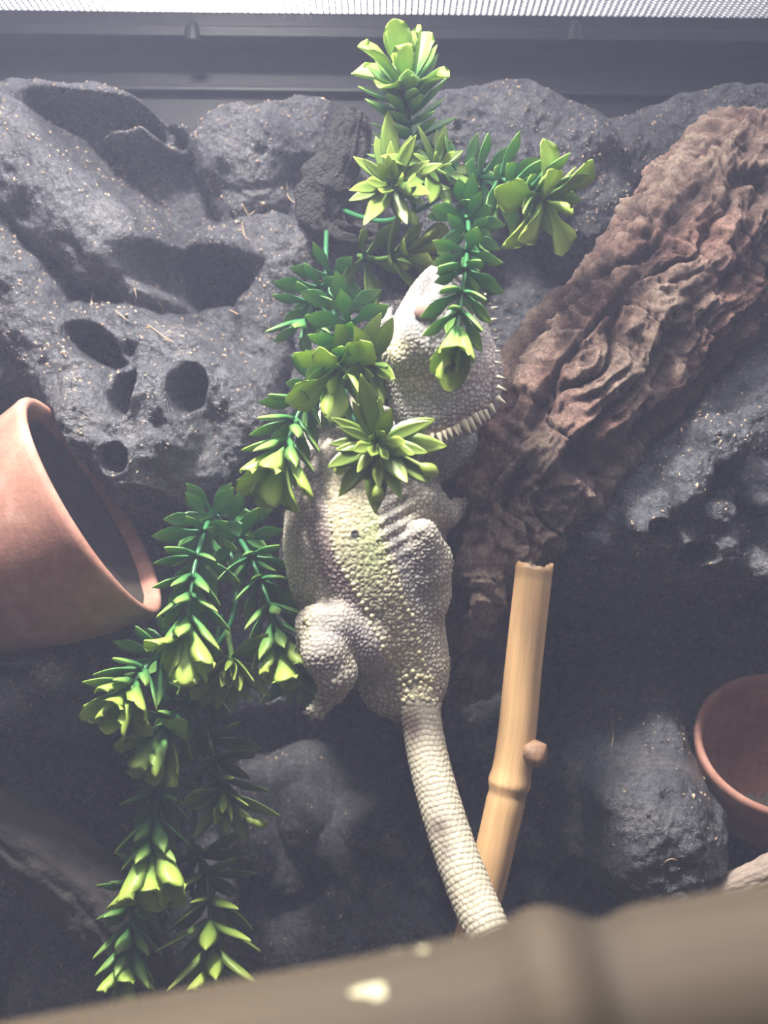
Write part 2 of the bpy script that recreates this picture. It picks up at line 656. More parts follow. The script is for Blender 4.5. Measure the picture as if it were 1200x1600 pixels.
# ------------------------------------------------------------------ cork bark log
LOGP = [(1188, 262, .575, 60, .016), (1184, 268, .570, 104, .030), (1168, 290, .566, 120, .034), (1120, 358, .560, 128, .036), (1050, 448, .556, 130, .037), (955, 560, .547, 126, .037), (868, 662, .540, 120, .036), (795, 780, .537, 106, .033), (755, 890, .541, 84, .030), (735, 1000, .555, 66, .026), (725, 1060, .57, 50, .02)]


def cork_log():
    NS, NT = 470, 300
    P0 = []
    for (a, b, d, r, th) in LOGP:
        w = P(a, b, d)
        P0.append((w.x, w.y, w.z, r / FPX * d, th))
    s = spline(P0, NS)
    # end cut: start at the visible upper end
    ctr = s[:, :3]
    tan = np.gradient(ctr, axis=0); tan /= np.linalg.norm(tan, axis=1)[:, None]
    fwd = np.array([0, -1, 0.0])
    side = np.cross(tan, fwd); side /= np.linalg.norm(side, axis=1)[:, None]
    out = np.cross(side, tan)
    arc = np.concatenate([[0], np.cumsum(np.linalg.norm(np.diff(ctr, axis=0), axis=1))])
    th = np.linspace(0, 2 * PI, NT, endpoint=False)
    A, TH = np.meshgrid(arc, th, indexing='ij')
    c, n = np.cos(TH), np.sin(TH)
    base = ctr[:, None, :] + side[:, None, :] * (c * s[:, 3:4])[..., None] + out[:, None, :] * (n * s[:, 4:5])[..., None]
    nrm = side[:, None, :] * (c / s[:, 3:4])[..., None] + out[:, None, :] * (n / s[:, 4:5])[..., None]
    nrm /= np.linalg.norm(nrm, axis=2)[..., None]
    bp = base.reshape(-1, 3)
    # long furrows follow the log, plates break across it
    lx = (c * s[:, 3:4]).ravel(); ly = (n * s[:, 4:5]).ravel(); la = A.ravel()
    warp = 0.010 * fbm(np.stack([la * 30, lx * 30, ly * 30], 1), 3, 51)
    q = np.stack([la * 16, (lx + warp) * 62, (ly + warp) * 62], 1)
    fur = ridged(q, 3, 61)                       # ridges run with the log
    q2 = np.stack([(la + warp * .8) * 42, lx * 70, ly * 70], 1)
    lump = fbm(q2, 4, 71)
    q3 = np.stack([(la + warp * 1.3) * 330, lx * 60, ly * 60], 1)
    wrink = fbm(q3, 3, 81)
    crack = 1 - smooth01(np.abs(vnoise(np.stack([la * 11 + 3, (lx + warp * 1.4) * 46, ly * 46], 1), 91)), 0.0, 0.16)
    crack2 = 1 - smooth01(np.abs(vnoise(np.stack([la * 55, (lx + warp) * 40, ly * 40], 1), 95)), 0.0, 0.09)
    crack2 = crack2 * smooth01(vnoise(bp * 45, 99), -0.1, 0.3)
    fur2 = ridged(np.stack([la * 34, (lx + warp * 1.6) * 150, (ly + warp * 1.6) * 150], 1), 3, 64)
    plate = worley(np.stack([(la + warp * 2) * 60, (lx + warp * 2) * 120, ly * 120], 1), 66)
    gap = 1 - smooth01(plate[1] - plate[0], 0.0, 0.22)
    d = 0.0046 * fur + 0.0044 * lump + 0.0014 * wrink + 0.0034 * fur2 - 0.0085 * crack - 0.004 * crack2 - 0.0012 * gap + 0.001 * (plate[2] - .5)
    v = bp + nrm.reshape(-1, 3) * d[:, None]
    tone = smooth01(0.45 * lump + 0.4 * wrink + 0.2 * fur + .3 * fur2 - 0.45 * crack - .35 * crack2 - .1 * gap, -0.5, 0.65)
    dark = np.array([0.075, 0.045, 0.038]); mid = np.array([0.24, 0.155, 0.125]); hi = np.array([0.46, 0.34, 0.27])
    col = np.where(tone[:, None] < .5, dark + (mid - dark) * (tone[:, None] * 2), mid + (hi - mid) * (tone[:, None] * 2 - 1))
    red = smooth01(vnoise(bp * 28, 105), 0.05, 0.6)[:, None]
    col = col * (1 - 0.35 * red * np.array([0.0, .55, .5]))
    f = grid_faces(NS, NT, True)
    # close both ends
    v = np.vstack([v, ctr[0], ctr[-1]])
    col = np.vstack([col, hi, mid])
    k = np.arange(NT); k2 = (k + 1) % NT
    c0 = len(v) - 2
    tri = np.concatenate([np.stack([np.full(NT, c0), k2, k], 1), np.stack([np.full(NT, c0 + 1), (NS - 1) * NT + k, (NS - 1) * NT + k2], 1)])
    me = bpy.data.meshes.new('cork_log')
    me.vertices.add(len(v)); me.vertices.foreach_set('co', v.astype(np.float32).ravel())
    loops = np.concatenate([f.ravel(), tri.ravel()]).astype(np.int32)
    starts = np.concatenate([np.arange(len(f)) * 4, len(f) * 4 + np.arange(len(tri)) * 3]).astype(np.int32)
    me.loops.add(len(loops)); me.loops.foreach_set('vertex_index', loops)
    me.polygons.add(len(starts)); me.polygons.foreach_set('loop_start', starts)
    me.polygons.foreach_set('use_smooth', np.ones(len(starts), bool))
    me.update(calc_edges=True); me.validate()
    add_color(me, col)
    o = link('cork_log', me, BARK)
    tag(o, 'thick furrowed brown cork bark log leaning across the rock', 'log')


cork_log()


# ------------------------------------------------------------------ terracotta pots
def lathe(profile, seg=72):
    v = []
    for (r, h) in profile:
        for k in range(seg):
            a = 2 * PI * k / seg
            v.append((r * math.cos(a), r * math.sin(a), h))
    return v, [tuple(int(i) for i in q) for q in grid_faces(len(profile), seg, True)]


def place_axis(o, loc, axis):
    o.rotation_mode = 'QUATERNION'
    o.rotation_quaternion = Vector(axis).normalized().to_track_quat('Z', 'Y')
    o.location = loc


def pot(loc, axis, R, depth, label, lining_h, lining_tilt):
    root = empty('terracotta_pot', loc)
    place_axis(root, loc, axis)
    tag(root, label, 'pot')
    prof = [(0.0, -depth), (R * .50, -depth), (R * .60, -depth * .985), (R * .74, -depth * .80), (R * .86, -depth * .52), (R * .95, -depth * .24), (R * .985, -depth * .06), (R, -depth * .01), (R * .995, .0015), (R * .97, .0032), (R * .93, .0028), (R * .905, .0005),
            (R * .89, -depth * .06), (R * .86, -depth * .25), (R * .77, -depth * .5), (R * .66, -depth * .76), (R * .52, -depth * .92), (0.0, -depth * .93)]
    v, f = lathe(prof)
    me = poly_mesh('pot_shell', v, f)
    link_local('pot_shell', me, TERRA, root)
    # earth in the low side; where wrapped wide, its dark colour paints interior shade
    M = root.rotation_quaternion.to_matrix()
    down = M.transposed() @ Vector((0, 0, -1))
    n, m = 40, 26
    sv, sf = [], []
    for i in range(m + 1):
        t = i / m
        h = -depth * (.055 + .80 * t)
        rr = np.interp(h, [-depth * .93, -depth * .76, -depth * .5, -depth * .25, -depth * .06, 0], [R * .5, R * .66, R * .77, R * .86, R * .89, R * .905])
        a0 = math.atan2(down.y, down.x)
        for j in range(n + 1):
            a = a0 + (j / n - .5) * 2 * lining_tilt
            edge = math.cos((j / n - .5) * PI) ** 2 * lining_h * random.uniform(.6, 1.2)
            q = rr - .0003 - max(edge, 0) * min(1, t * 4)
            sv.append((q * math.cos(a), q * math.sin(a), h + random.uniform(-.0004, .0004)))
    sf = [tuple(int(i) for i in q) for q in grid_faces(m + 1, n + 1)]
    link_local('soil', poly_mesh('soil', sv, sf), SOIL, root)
    return root


def link_local(name, me, mat, parent):
    o = bpy.data.objects.new(name, me)
    COL.objects.link(o)
    if mat is not None and not me.materials:
        me.materials.append(mat)
    o.parent = parent
    return o


pot(P(143, 794, .545), (0.861, 0.03, 0.504), 0.0668, 0.085, 'terracotta pot lying on its side beside the upper rock hollows', .013, 2.95)  # dark lining wrapped round the inside paints the hollow's shade
pot(P(1222, 1162, .56), (-0.10, -0.66, 0.70), 0.0465, 0.065, 'terracotta pot set into the rock beside the round grey knob', .024, 1.25)


# ------------------------------------------------------------------ bamboo canes
def cane(name, pts, nodes, label, tint, seg=40, n=140, hollow=True, mat=BAMBOO, parent=None):
    """pts: world xyz + radius; nodes: list of arc fractions"""
    s = spline(pts, n)
    ctr = s[:, :3]; rad = s[:, 3].copy()
    arc = np.linspace(0, 1, n)
    for q in nodes:
        rad *= 1 + 0.085 * np.exp(-((arc - q) / 0.010) ** 2) + 0.03 * np.exp(-((arc - q) / 0.035) ** 2)
        rad *= 1 - 0.07 * np.exp(-((arc - q - 0.017) / 0.006) ** 2)
    t = np.gradient(ctr, axis=0); t /= np.linalg.norm(t, axis=1)[:, None]
    up = np.array([0, -1, 0.0])
    side = np.cross(t, up); side /= np.linalg.norm(side, axis=1)[:, None]
    out = np.cross(side, t)
    th = np.linspace(0, 2 * PI, seg, endpoint=False)
    v = ctr[:, None, :] + rad[:, None, None] * (side[:, None, :] * np.cos(th)[None, :, None] + out[:, None, :] * np.sin(th)[None, :, None])
    rag = np.array([0.0012 * math.sin(3 * a) + random.uniform(-.0012, .0012) for a in th])
    v[0] += -t[0] * rag[:, None]
    f = grid_faces(n, seg, True)
    v = v.reshape(-1, 3)
    col = np.ones((n, seg, 3)) * np.array(tint)
    streak = fbm(np.stack([np.cos(th) * 2.2, np.sin(th) * 2.2, th * 0], 1), 3, 13)
    col *= (1 + 0.45 * streak)[None, :, None]
    along = fbm(np.stack([arc * 9, arc * 0 + 3, arc * 0], 1), 3, 15)
    col *= (1 + 0.16 * along)[:, None, None]
    for q in nodes:
        col *= (1 - 0.35 * np.exp(-((arc - q - 0.012) / 0.007) ** 2))[:, None, None]
        col *= (1 + 0.25 * np.exp(-((arc - q) / 0.005) ** 2))[:, None, None]
    col[:3] *= 0.75
    col = col.reshape(-1, 3)
    base_n = len(v)
    # hollow end: inner ring going in
    inn = []
    for j, (k, rr) in enumerate(((0, .78), (12, .76))):
        ring = ctr[k] + rad[0] * rr * (side[k] * np.cos(th)[:, None] + out[k] * np.sin(th)[:, None])
        if k == 0: ring = ring - t[0] * rag[:, None]
        inn.append(ring)
    v = np.vstack([v, inn[0], inn[1], ctr[12], ctr[-1]])
    col = np.vstack([col, np.ones((2 * seg, 3)) * np.array(tint) * .55, np.array(tint)[None] * .4, np.array(tint)[None]])
    k = np.arange(seg); k2 = (k + 1) % seg
    r0, r1 = base_n, base_n + seg
    ex = np.concatenate([np.stack([k2, k, r0 + k, r0 + k2], 1), np.stack([r0 + k2, r0 + k, r1 + k, r1 + k2], 1)])
    quads = np.concatenate([f, ex])
    tri = np.concatenate([np.stack([r1 + k2, r1 + k, np.full(seg, r1 + seg)], 1), np.stack([(n - 1) * seg + k, (n - 1) * seg + k2, np.full(seg, r1 + seg + 1)], 1)])
    me = poly_mesh(name, v, [tuple(int(i) for i in q) for q in quads] + [tuple(int(i) for i in q) for q in tri])
    add_color(me, col)
    uvl = me.uv_layers.new(name='UVMap')
    li = np.empty(len(me.loops), np.int32); me.loops.foreach_get('vertex_index', li)
    uu = (li % seg) / seg; vv = np.minimum(li // seg, n) / n
    uvl.data.foreach_set('uv', np.stack([np.abs(uu * 2 - 1), vv * 6], 1).astype(np.float32).ravel())
    return link(name, me, mat, parent), s


def cpt(a, b, d, r):
    w = P(a, b, d)
    return (w.x, w.y, w.z, r / FPX * d)


broot = empty('bamboo_cane', P(650, 1866, .478))
tag(broot, 'upright cut bamboo cane with one node bud', 'bamboo cane')
cane('cane', [cpt(835, 884, .497, 29), cpt(818, 1040, .494, 29), cpt(802, 1190, .491, 30), cpt(770, 1340, .488, 30), cpt(738, 1470, .486, 29), cpt(705, 1600, .483, 28), cpt(672, 1760, .480, 27), cpt(650, 1868, .478, 26)], [0.316], '', (0.62, 0.39, 0.20), parent=broot)
# side bud at the node
bp = P(829, 1182, .487)
bv, bf = [], []
for i in range(13):
    t = i / 12
    r = 0.0082 * math.sin(PI * min(t * 1.02, 1)) ** .7 * (1 - .35 * t) + 0.0002
    for k in range(14):
        a = 2 * PI * k / 14
        w = r * (1 + .08 * math.cos(5 * a))
        bv.append((w * math.cos(a), w * math.sin(a), t * 0.0135))
bud = link('bud', poly_mesh('bud', bv, [tuple(int(i) for i in q) for q in grid_faces(13, 14, True)]), mat_plain('bud_brown', (0.27, 0.15, 0.085), 0.6, (500, .6, .001)), broot)
bud.matrix_parent_inverse = broot.matrix_basis.inverted()
place_axis(bud, bp + Vector((-0.003, 0, -0.002)), (0.75, -0.25, 0.62))

# thick cane close to the lens, lying across the front of the tank from side to side
DARKCANE = mat_bamboo('aged_bamboo', 1.0, 0.75)
froot = empty('bamboo_pole', (0, 0.17, 0.2))
tag(froot, 'thick brown bamboo pole lying across the front of the tank', 'bamboo pole')


def fpt(x):
    """axis of the front pole at world x"""
    # upper edge passes the pixels (0,1588) and (1200,1372) at a depth of 0.165
    return (x, 0.172 - 0.05 * x, 0.2165 + 0.215 * x, 0.0265)


cane('pole', [fpt(-0.332), fpt(-0.2), fpt(-0.06), fpt(0.05), fpt(0.2), fpt(0.332)], [0.5 + 0.0475 / 0.664], '', (0.052, 0.035, 0.019), seg=64, n=260, mat=DARKCANE, parent=froot)


def splash(px, py, d, rx, ry, name):
    v, f = [], []
    n, m = 18, 5
    ph = random.random() * 6
    for i in range(m + 1):
        t = i / m
        for k in range(n):
            a = 2 * PI * k / n
            rr = t * (1 + .25 * math.sin(3 * a + ph) + .12 * math.sin(5 * a))
            u, w_ = px + math.cos(a) * rx * rr, py + math.sin(a) * ry * rr
            lo = .11
            while lo < .20:                      # where the sight line meets the pole
                q = P(u, w_, lo); ax = fpt(q.x)
                if math.hypot(q.y - ax[1], q.z - ax[2]) < ax[3]: break
                lo += .0005
            out = Vector((0, q.y - ax[1], q.z - ax[2])).normalized()
            v.append(Vector((q.x, ax[1], ax[2])) + out * (ax[3] + .0002 + .0007 * (1 - t * t)))
    link(name, poly_mesh(name, v, [tuple(int(i) for i in q) for q in grid_faces(m + 1, n, True)]), STAIN, froot)


splash(582, 1556, .15, 50, 22, 'dried_splash')
splash(616, 1486, .155, 13, 9, 'dried_splash')
splash(662, 1492, .155, 20, 10, 'dried_splash')
splash(692, 1513, .15, 9, 9, 'dried_splash')

# ------------------------------------------------------------------ pieces of wood low in the tank
def branch(name, pts, mat, label, cat, seed, amp=0.004, n=120, seg=64, flat=1.0):
    P0 = [(*P(a, b, d), r / FPX * d) for (a, b, d, r) in pts]
    s = spline(P0, n)
    v, f, t3 = sweep(s[:, :3], list(s[:, 3]), seg)
    v = np.array([tuple(x) for x in v])
    ctr = np.repeat(s[:, :3], seg, 0)
    nn = v[:n * seg] - ctr
    nn /= np.linalg.norm(nn, axis=1)[:, None] + 1e-9
    ar = np.repeat(np.linspace(0, 1, n), seg)
    th = np.tile(np.linspace(0, 2 * PI, seg, endpoint=False), n)
    q = np.stack([ar * 5, np.cos(th) * 2.6, np.sin(th) * 2.6], 1)
    v[:n * seg] += nn * (amp * (ridged(q, 4, seed) + .5 * fbm(q * 3, 3, seed + 3)))[:, None]
    o = link(name, poly_mesh(name, v, [tuple(int(i) for i in x) for x in f + t3]), mat)
    tag(o, label, cat)
    return o


branch('driftwood_branch', [(-90, 1240, .56, 50), (20, 1300, .56, 56), (120, 1375, .56, 56), (190, 1450, .56, 50), (230, 1560, .565, 44), (240, 1640, .57, 30)], DARKWOOD, 'dark weathered driftwood branch in the shade under the terracotta pot', 'driftwood', 131)
branch('wood_slab', [(1040, 1440, .52, 18), (1110, 1402, .515, 20), (1190, 1368, .51, 22), (1290, 1320, .505, 24)], PALEWOOD, 'pale slab of wood at the foot of the round grey knob', 'wood', 141, .0015)


# crusty clump that the upper plant is rooted in
branch('dirt_clump', [(551, 176, .582, 15), (546, 200, .582, 25), (535, 245, .583, 30), (514, 290, .586, 36), (500, 330, .588, 34), (530, 366, .590, 24), (590, 372, .592, 18)], mat_plain('crusty_dirt', (0.032, 0.028, 0.027), 0.8, (500, 1.0, .005)),
       'black crusty clump of dirt stuck to the rock behind the olive rosette', 'clump', 151, .005, 90, 48)

# ------------------------------------------------------------------ the rock skin: hollows are pressed into it where log, pots and wood lie
from mathutils.bvhtree import BVHTree


def tree_of(o):
    bpy.context.view_layer.update()
    me, M = o.data, o.matrix_world
    return BVHTree.FromPolygons([M @ v.co for v in me.vertices], [tuple(p.vertices) for p in me.polygons])


def bed(o, margin, sink):
    """push the rock back to the far side of o (sink > 0 keeps a slight contact)"""
    t = tree_of(o)
    M = o.matrix_world
    w = np.array([tuple(M @ v.co) for v in o.data.vertices])
    lo, hi = w.min(0) - margin * 1.5, w.max(0) + margin * 1.5
    near = np.where((XXf > lo[0]) & (XXf < hi[0]) & (ZZf > lo[2]) & (ZZf < hi[2]) & (YY < hi[1]))[0]
    back = Vector((0, -1, 0))
    ring = [(0, 0)] + [(margin * math.cos(a), margin * math.sin(a)) for a in (0, PI / 2, PI, PI * 1.5)]
    for k in near:
        rear = -1
        for dx, dz in ring:
            h = t.ray_cast(Vector((XXf[k] + dx, 0.9, ZZf[k] + dz)), back)
            if h[0] is not None:
                rear = max(rear, h[0].y)
        if rear > 0 and YY[k] < rear - sink:
            YY[k] = rear - sink


for nm, mg, sk_ in (('cork_log', .0015, .0005), ('wood_slab', .0012, .0005), ('driftwood_branch', .0012, .0005), ('pot_shell', .0016, -.0008), ('pot_shell.001', .0016, -.0008)):
    bed(bpy.data.objects[nm], mg, sk_)
YY = np.minimum(YY, 0.694)

verts = np.stack([XXf, YY, ZZf], 1)
# drop faces that have fallen back level with the rear panel above the skyline
faces = grid_faces(NZ, NX)
zmid = ZZf[faces].mean(1)
xmid = XXf[faces].mean(1)
# skyline of the carved rock, as world heights along x
sky_px = [(-60, 118), (0, 116), (40, 116), (100, 128), (160, 122), (205, 132), (245, 162), (285, 186), (318, 170), (345, 152), (380, 150), (400, 158), (420, 140), (470, 133), (522, 136), (530, 215), (560, 225), (600, 200),
          (640, 190), (680, 140), (720, 133), (780, 126), (832, 120), (870, 130), (930, 140), (980, 158), (1020, 150), (1060, 137), (1120, 130), (1200, 127), (1300, 127)]
sx = np.array([P(a, b, .63).x for a, b in sky_px]); sz = np.array([P(a, b, .63).z for a, b in sky_px])
sk = np.interp(XXf, sx, sz) + 0.0015 * fbm(np.stack([XXf * 120, XXf * 0, XXf * 0], 1), 3, 4)
over = ZZf - sk
# crest rolls back to the panel
roll = smooth01(over, -0.012, 0.0)
YY = np.where(over > -0.012, YY + (0.694 - YY) * (1 - np.sqrt(np.maximum(1 - roll ** 2, 0))), YY)
YY = np.where(over > 0, 0.694, YY)
Hgrid = YY.reshape(NZ, NX)
verts[:, 1] = YY
keep = over[faces].min(1) < 0.0
faces = faces[keep]
used = np.unique(faces)
remap = np.full(len(verts), -1); remap[used] = np.arange(len(used))
rock_me = mesh_np('rock_backdrop', verts[used], remap[faces])
rock = link('rock_backdrop', rock_me, ROCK)
tag(rock, 'grey knobbly resin rock backdrop with tubes, knobs and caves', 'rock backdrop')


def rock_y(x, z):
    i = np.clip((z - GZ0) / (GZ1 - GZ0) * (NZ - 1), 0, NZ - 1.001)
    j = np.clip((x - GX0) / (GX1 - GX0) * (NX - 1), 0, NX - 1.001)
    i0 = int(i); j0 = int(j); a = i - i0; b = j - j0
    g = Hgrid
    return (g[i0, j0] * (1 - a) * (1 - b) + g[i0 + 1, j0] * a * (1 - b) + g[i0, j0 + 1] * (1 - a) * b + g[i0 + 1, j0 + 1] * a * b)


def on_rock(px, py, lift=0.0):
    """march a sight line to the rock"""
    d = 0.48
    while d < 0.70:
        w = P(px, py, d)
        if GZ0 < w.z < GZ1 and abs(w.x) < GX1 and w.y > rock_y(w.x, w.z):
            break
        d += 0.002
    w = P(px, py, d - lift)
    return w


# crumbs of substrate caught on the rock
def crumbs():
    gyz, gyx = np.gradient(Hgrid, gz, gx)
    v, f, n = [], [], 0
    N = 6500
    dens = fbm(np.stack([XXf * 30, ZZf * 30, XXf * 0], 1), 3, 77).reshape(NZ, NX)
    count = 0
    while count < N:
        i = random.randrange(5, NZ - 5); j = random.randrange(5, NX - 5)
        if over.reshape(NZ, NX)[i, j] > -0.006: continue
        slope = gyz[i, j]          # faces that look up hold more crumbs
        want = 0.16 + 0.5 * min(max(slope, 0), 1.0) + 0.7 * max(dens[i, j], -0.15)
        if gz[i] < 0.2: want *= 0.35
        if random.random() > want: continue
        c = Vector((gx[j], Hgrid[i, j] - 0.0003, gz[i]))
        nrm = Vector((gyx[i, j], -1, gyz[i, j])).normalized()
        t = nrm.orthogonal().normalized(); t.rotate(Matrix.Rotation(random.random() * 6.28, 3, nrm))
        b = nrm.cross(t)
        L = random.uniform(.0005, .0013) * (1.6 if random.random() < .06 else 1); W = L * random.uniform(.35, .8)
        q = [c + t * L, c + b * W, c - t * L * .9, c - b * W, c + nrm * W * .9]
        v += [tuple(x) for x in q]
        f += [(n, n + 1, n + 4), (n + 1, n + 2, n + 4), (n + 2, n + 3, n + 4), (n + 3, n, n + 4)]
        n += 5; count += 1
    o = link('substrate_crumbs', mesh_np('substrate_crumbs', v, f, smooth=False), CHIP, rock)
    tag(o, 'tan crumbs of coir substrate scattered over the rock', kind='stuff')


crumbs()


# loose coir fibres lying on the rock
FIB = [[(85, 205), (75, 180), (92, 165)], [(378, 318), (388, 335), (400, 328)], [(378, 345), (382, 368), (398, 378)], [(448, 285), (452, 310), (474, 322)],
       [(228, 505), (255, 525), (286, 544)], [(340, 478), (360, 485), (378, 494)], [(142, 478), (145, 458), (148, 446)], [(180, 485), (192, 495), (203, 504)],
       [(955, 1120), (958, 1150), (950, 1188)], [(1033, 1352), (1048, 1342), (1066, 1348)], [(210, 450), (213, 465), (210, 472)], [(245, 470), (252, 478), (256, 487)], [(470, 298), (485, 300), (500, 294)]]
FIBL = ['curly tan coir fibre on the upper rock ridge under the black panel', 'short bent coir fibre below the rounded rock lobe', 'hooked coir fibre below the short bent one by the rock lobe', 'long curled coir fibre beside the dirt clump',
        'longest straight coir fibre, across the rock above the deep pits', 'coir fibre reaching over the lump between cave and plants', 'upright coir fibre below the thick rock tube', 'slanting coir fibre at the lip of the long cave',
        'long dangling coir fibre above the round grey knob', 'arched coir fibre lying on the round grey knob', 'tiny coir fibre under the end of the thick rock tube', 'thin coir fibre inside the dark cave mouth', 'short coir fibre sticking out of the dirt clump']
for k, pts in enumerate(FIB):
    pp = []
    for i, (a, b) in enumerate(pts):
        w = on_rock(a, b, 0.0008 if i != 1 else 0.003)
        pp.append(tuple(w))
    s = spline(pp, 9)
    v, f, t3 = sweep(s, [0.00032] * 9, 5)
    o = link('coir_fibre', poly_mesh('coir_fibre', v, f + t3), FIBRE)
    tag(o, FIBL[k], 'fibre', 'coir fibres on the rock')

# ------------------------------------------------------------------ bearded dragon: one continuous skin grown from a distance field
class Field:
    def __init__(self, lo, hi, h):
        self.lo = np.array(lo); self.h = h
        self.n = np.ceil((np.array(hi) - self.lo) / h).astype(int) + 1
        self.f = np.full(tuple(self.n), 0.05, dtype=np.float32)

    def _box(self, lo, hi, pad):
        a = np.clip(np.floor((np.array(lo) - pad - self.lo) / self.h).astype(int), 0, self.n - 1)
        b = np.clip(np.ceil((np.array(hi) + pad - self.lo) / self.h).astype(int) + 1, 1, self.n)
        ax = [self.lo[i] + self.h * np.arange(a[i], b[i]) for i in range(3)]
        return tuple(slice(a[i], b[i]) for i in range(3)), np.meshgrid(*ax, indexing='ij', sparse=True)

    def cone(self, p, rp, q, rq, k=0.006, flat=1.0):
        """round cone from p to q, pressed flat along the depth axis"""
        p = np.array(p); q = np.array(q)
        r = max(rp, rq)
        sl, (X, Y, Z) = self._box(np.minimum(p, q) - r, np.maximum(p, q) + r, k * 1.6 + 0.002)
        s = np.array([1, 1 / flat, 1])
        d = (q - p) * s
        L2 = max((d * d).sum(), 1e-12)
        ux, uy, uz = X - p[0], (Y - p[1]) / flat, Z - p[2]
        t = np.clip((ux * d[0] + uy * d[1] + uz * d[2]) / L2, 0, 1)
        dist = np.sqrt((ux - t * d[0]) ** 2 + (uy - t * d[1]) ** 2 + (uz - t * d[2]) ** 2) - (rp + (rq - rp) * t)
        if flat < 1: dist = dist * (0.5 + 0.5 * flat)
        o = self.f[sl]
        hh = np.maximum(k - np.abs(o - dist), 0) / k
        self.f[sl] = np.minimum(o, dist) - hh * hh * k * 0.25

    def chain(self, pts, k=0.006, flat=1.0):
        """pts: (px, py, depth, radius px)"""
        w = [(P(a, b, d), r / FPX * d) for (a, b, d, r) in pts]
        for (p, rp), (q, rq) in zip(w[:-1], w[1:]):
            self.cone(p, rp, q, rq, k, flat)
        if len(w) == 1:
            self.cone(w[0][0], w[0][1], w[0][0] + Vector((0, 0, 1e-5)), w[0][1], k, flat)

    def mesh(self):
        f = self.f
        s = f < 0
        nx, ny, nz = f.shape
        cnt = np.zeros((nx - 1, ny - 1, nz - 1), np.int8)
        for dx in (0, 1):
            for dy in (0, 1):
                for dz in (0, 1):
                    cnt += s[dx:nx - 1 + dx, dy:ny - 1 + dy, dz:nz - 1 + dz]
        act = (cnt > 0) & (cnt < 8)
        idx = np.full(act.shape, -1, np.int64)
        c = np.argwhere(act)
        idx[act] = np.arange(len(c))
        acc_ = np.zeros((len(c), 3)); num = np.zeros(len(c))
        corner = [(a, b, d) for a in (0, 1) for b in (0, 1) for d in (0, 1)]
        val = {k: f[c[:, 0] + k[0], c[:, 1] + k[1], c[:, 2] + k[2]] for k in corner}
        for a in corner:
            for ax in range(3):
                if a[ax]: continue
                b = list(a); b[ax] = 1; b = tuple(b)
                va, vb = val[a], val[b]
                cr = (va < 0) != (vb < 0)
                t = np.where(cr, va / np.where(va == vb, 1, va - vb), 0)
                pt = np.tile(np.array(a, float), (len(c), 1)); pt[:, ax] += t
                acc_ += pt * cr[:, None]; num += cr
        v = self.lo + self.h * (c + acc_ / num[:, None])
        quads = []
        for ax in range(3):
            o = [i for i in range(3) if i != ax]
            sa = [slice(1, -1)] * 3; sa[ax] = slice(0, -1)
            sb = [slice(1, -1)] * 3; sb[ax] = slice(1, None)
            A = s[tuple(sa)]; B = s[tuple(sb)]
            e = np.argwhere(A != B)
            ins = A[A != B]
            off = np.ones(3, int); off[ax] = 0
            e = e + off
            def g(d1, d2):
                q = e.copy(); q[:, o[0]] -= d1; q[:, o[1]] -= d2
                return idx[q[:, 0], q[:, 1], q[:, 2]]
            q = np.stack([g(1, 1), g(0, 1), g(0, 0), g(1, 0)], 1)
            flip = ins if ax != 1 else ~ins
            q = np.where(flip[:, None], q, q[:, ::-1])
            quads.append(q)
        return v, np.concatenate(quads)


TAILP = [(650, 1075, .508, 36), (658, 1120, .502, 28), (666, 1170, .494, 28.5), (683, 1240, .482, 30), (708, 1320, .468, 31), (738, 1400, .453, 32), (776, 1490, .437, 32)]
TAILW = [(*P(a, b, d), r / FPX * d) for (a, b, d, r) in TAILP] + [(0.068, .418, .085, .0074), (0.092, .398, .042, .0062), (0.128, .375, .012, .0052), (0.175, .352, .0055, .004), (0.23, .335, .004, .0026)]


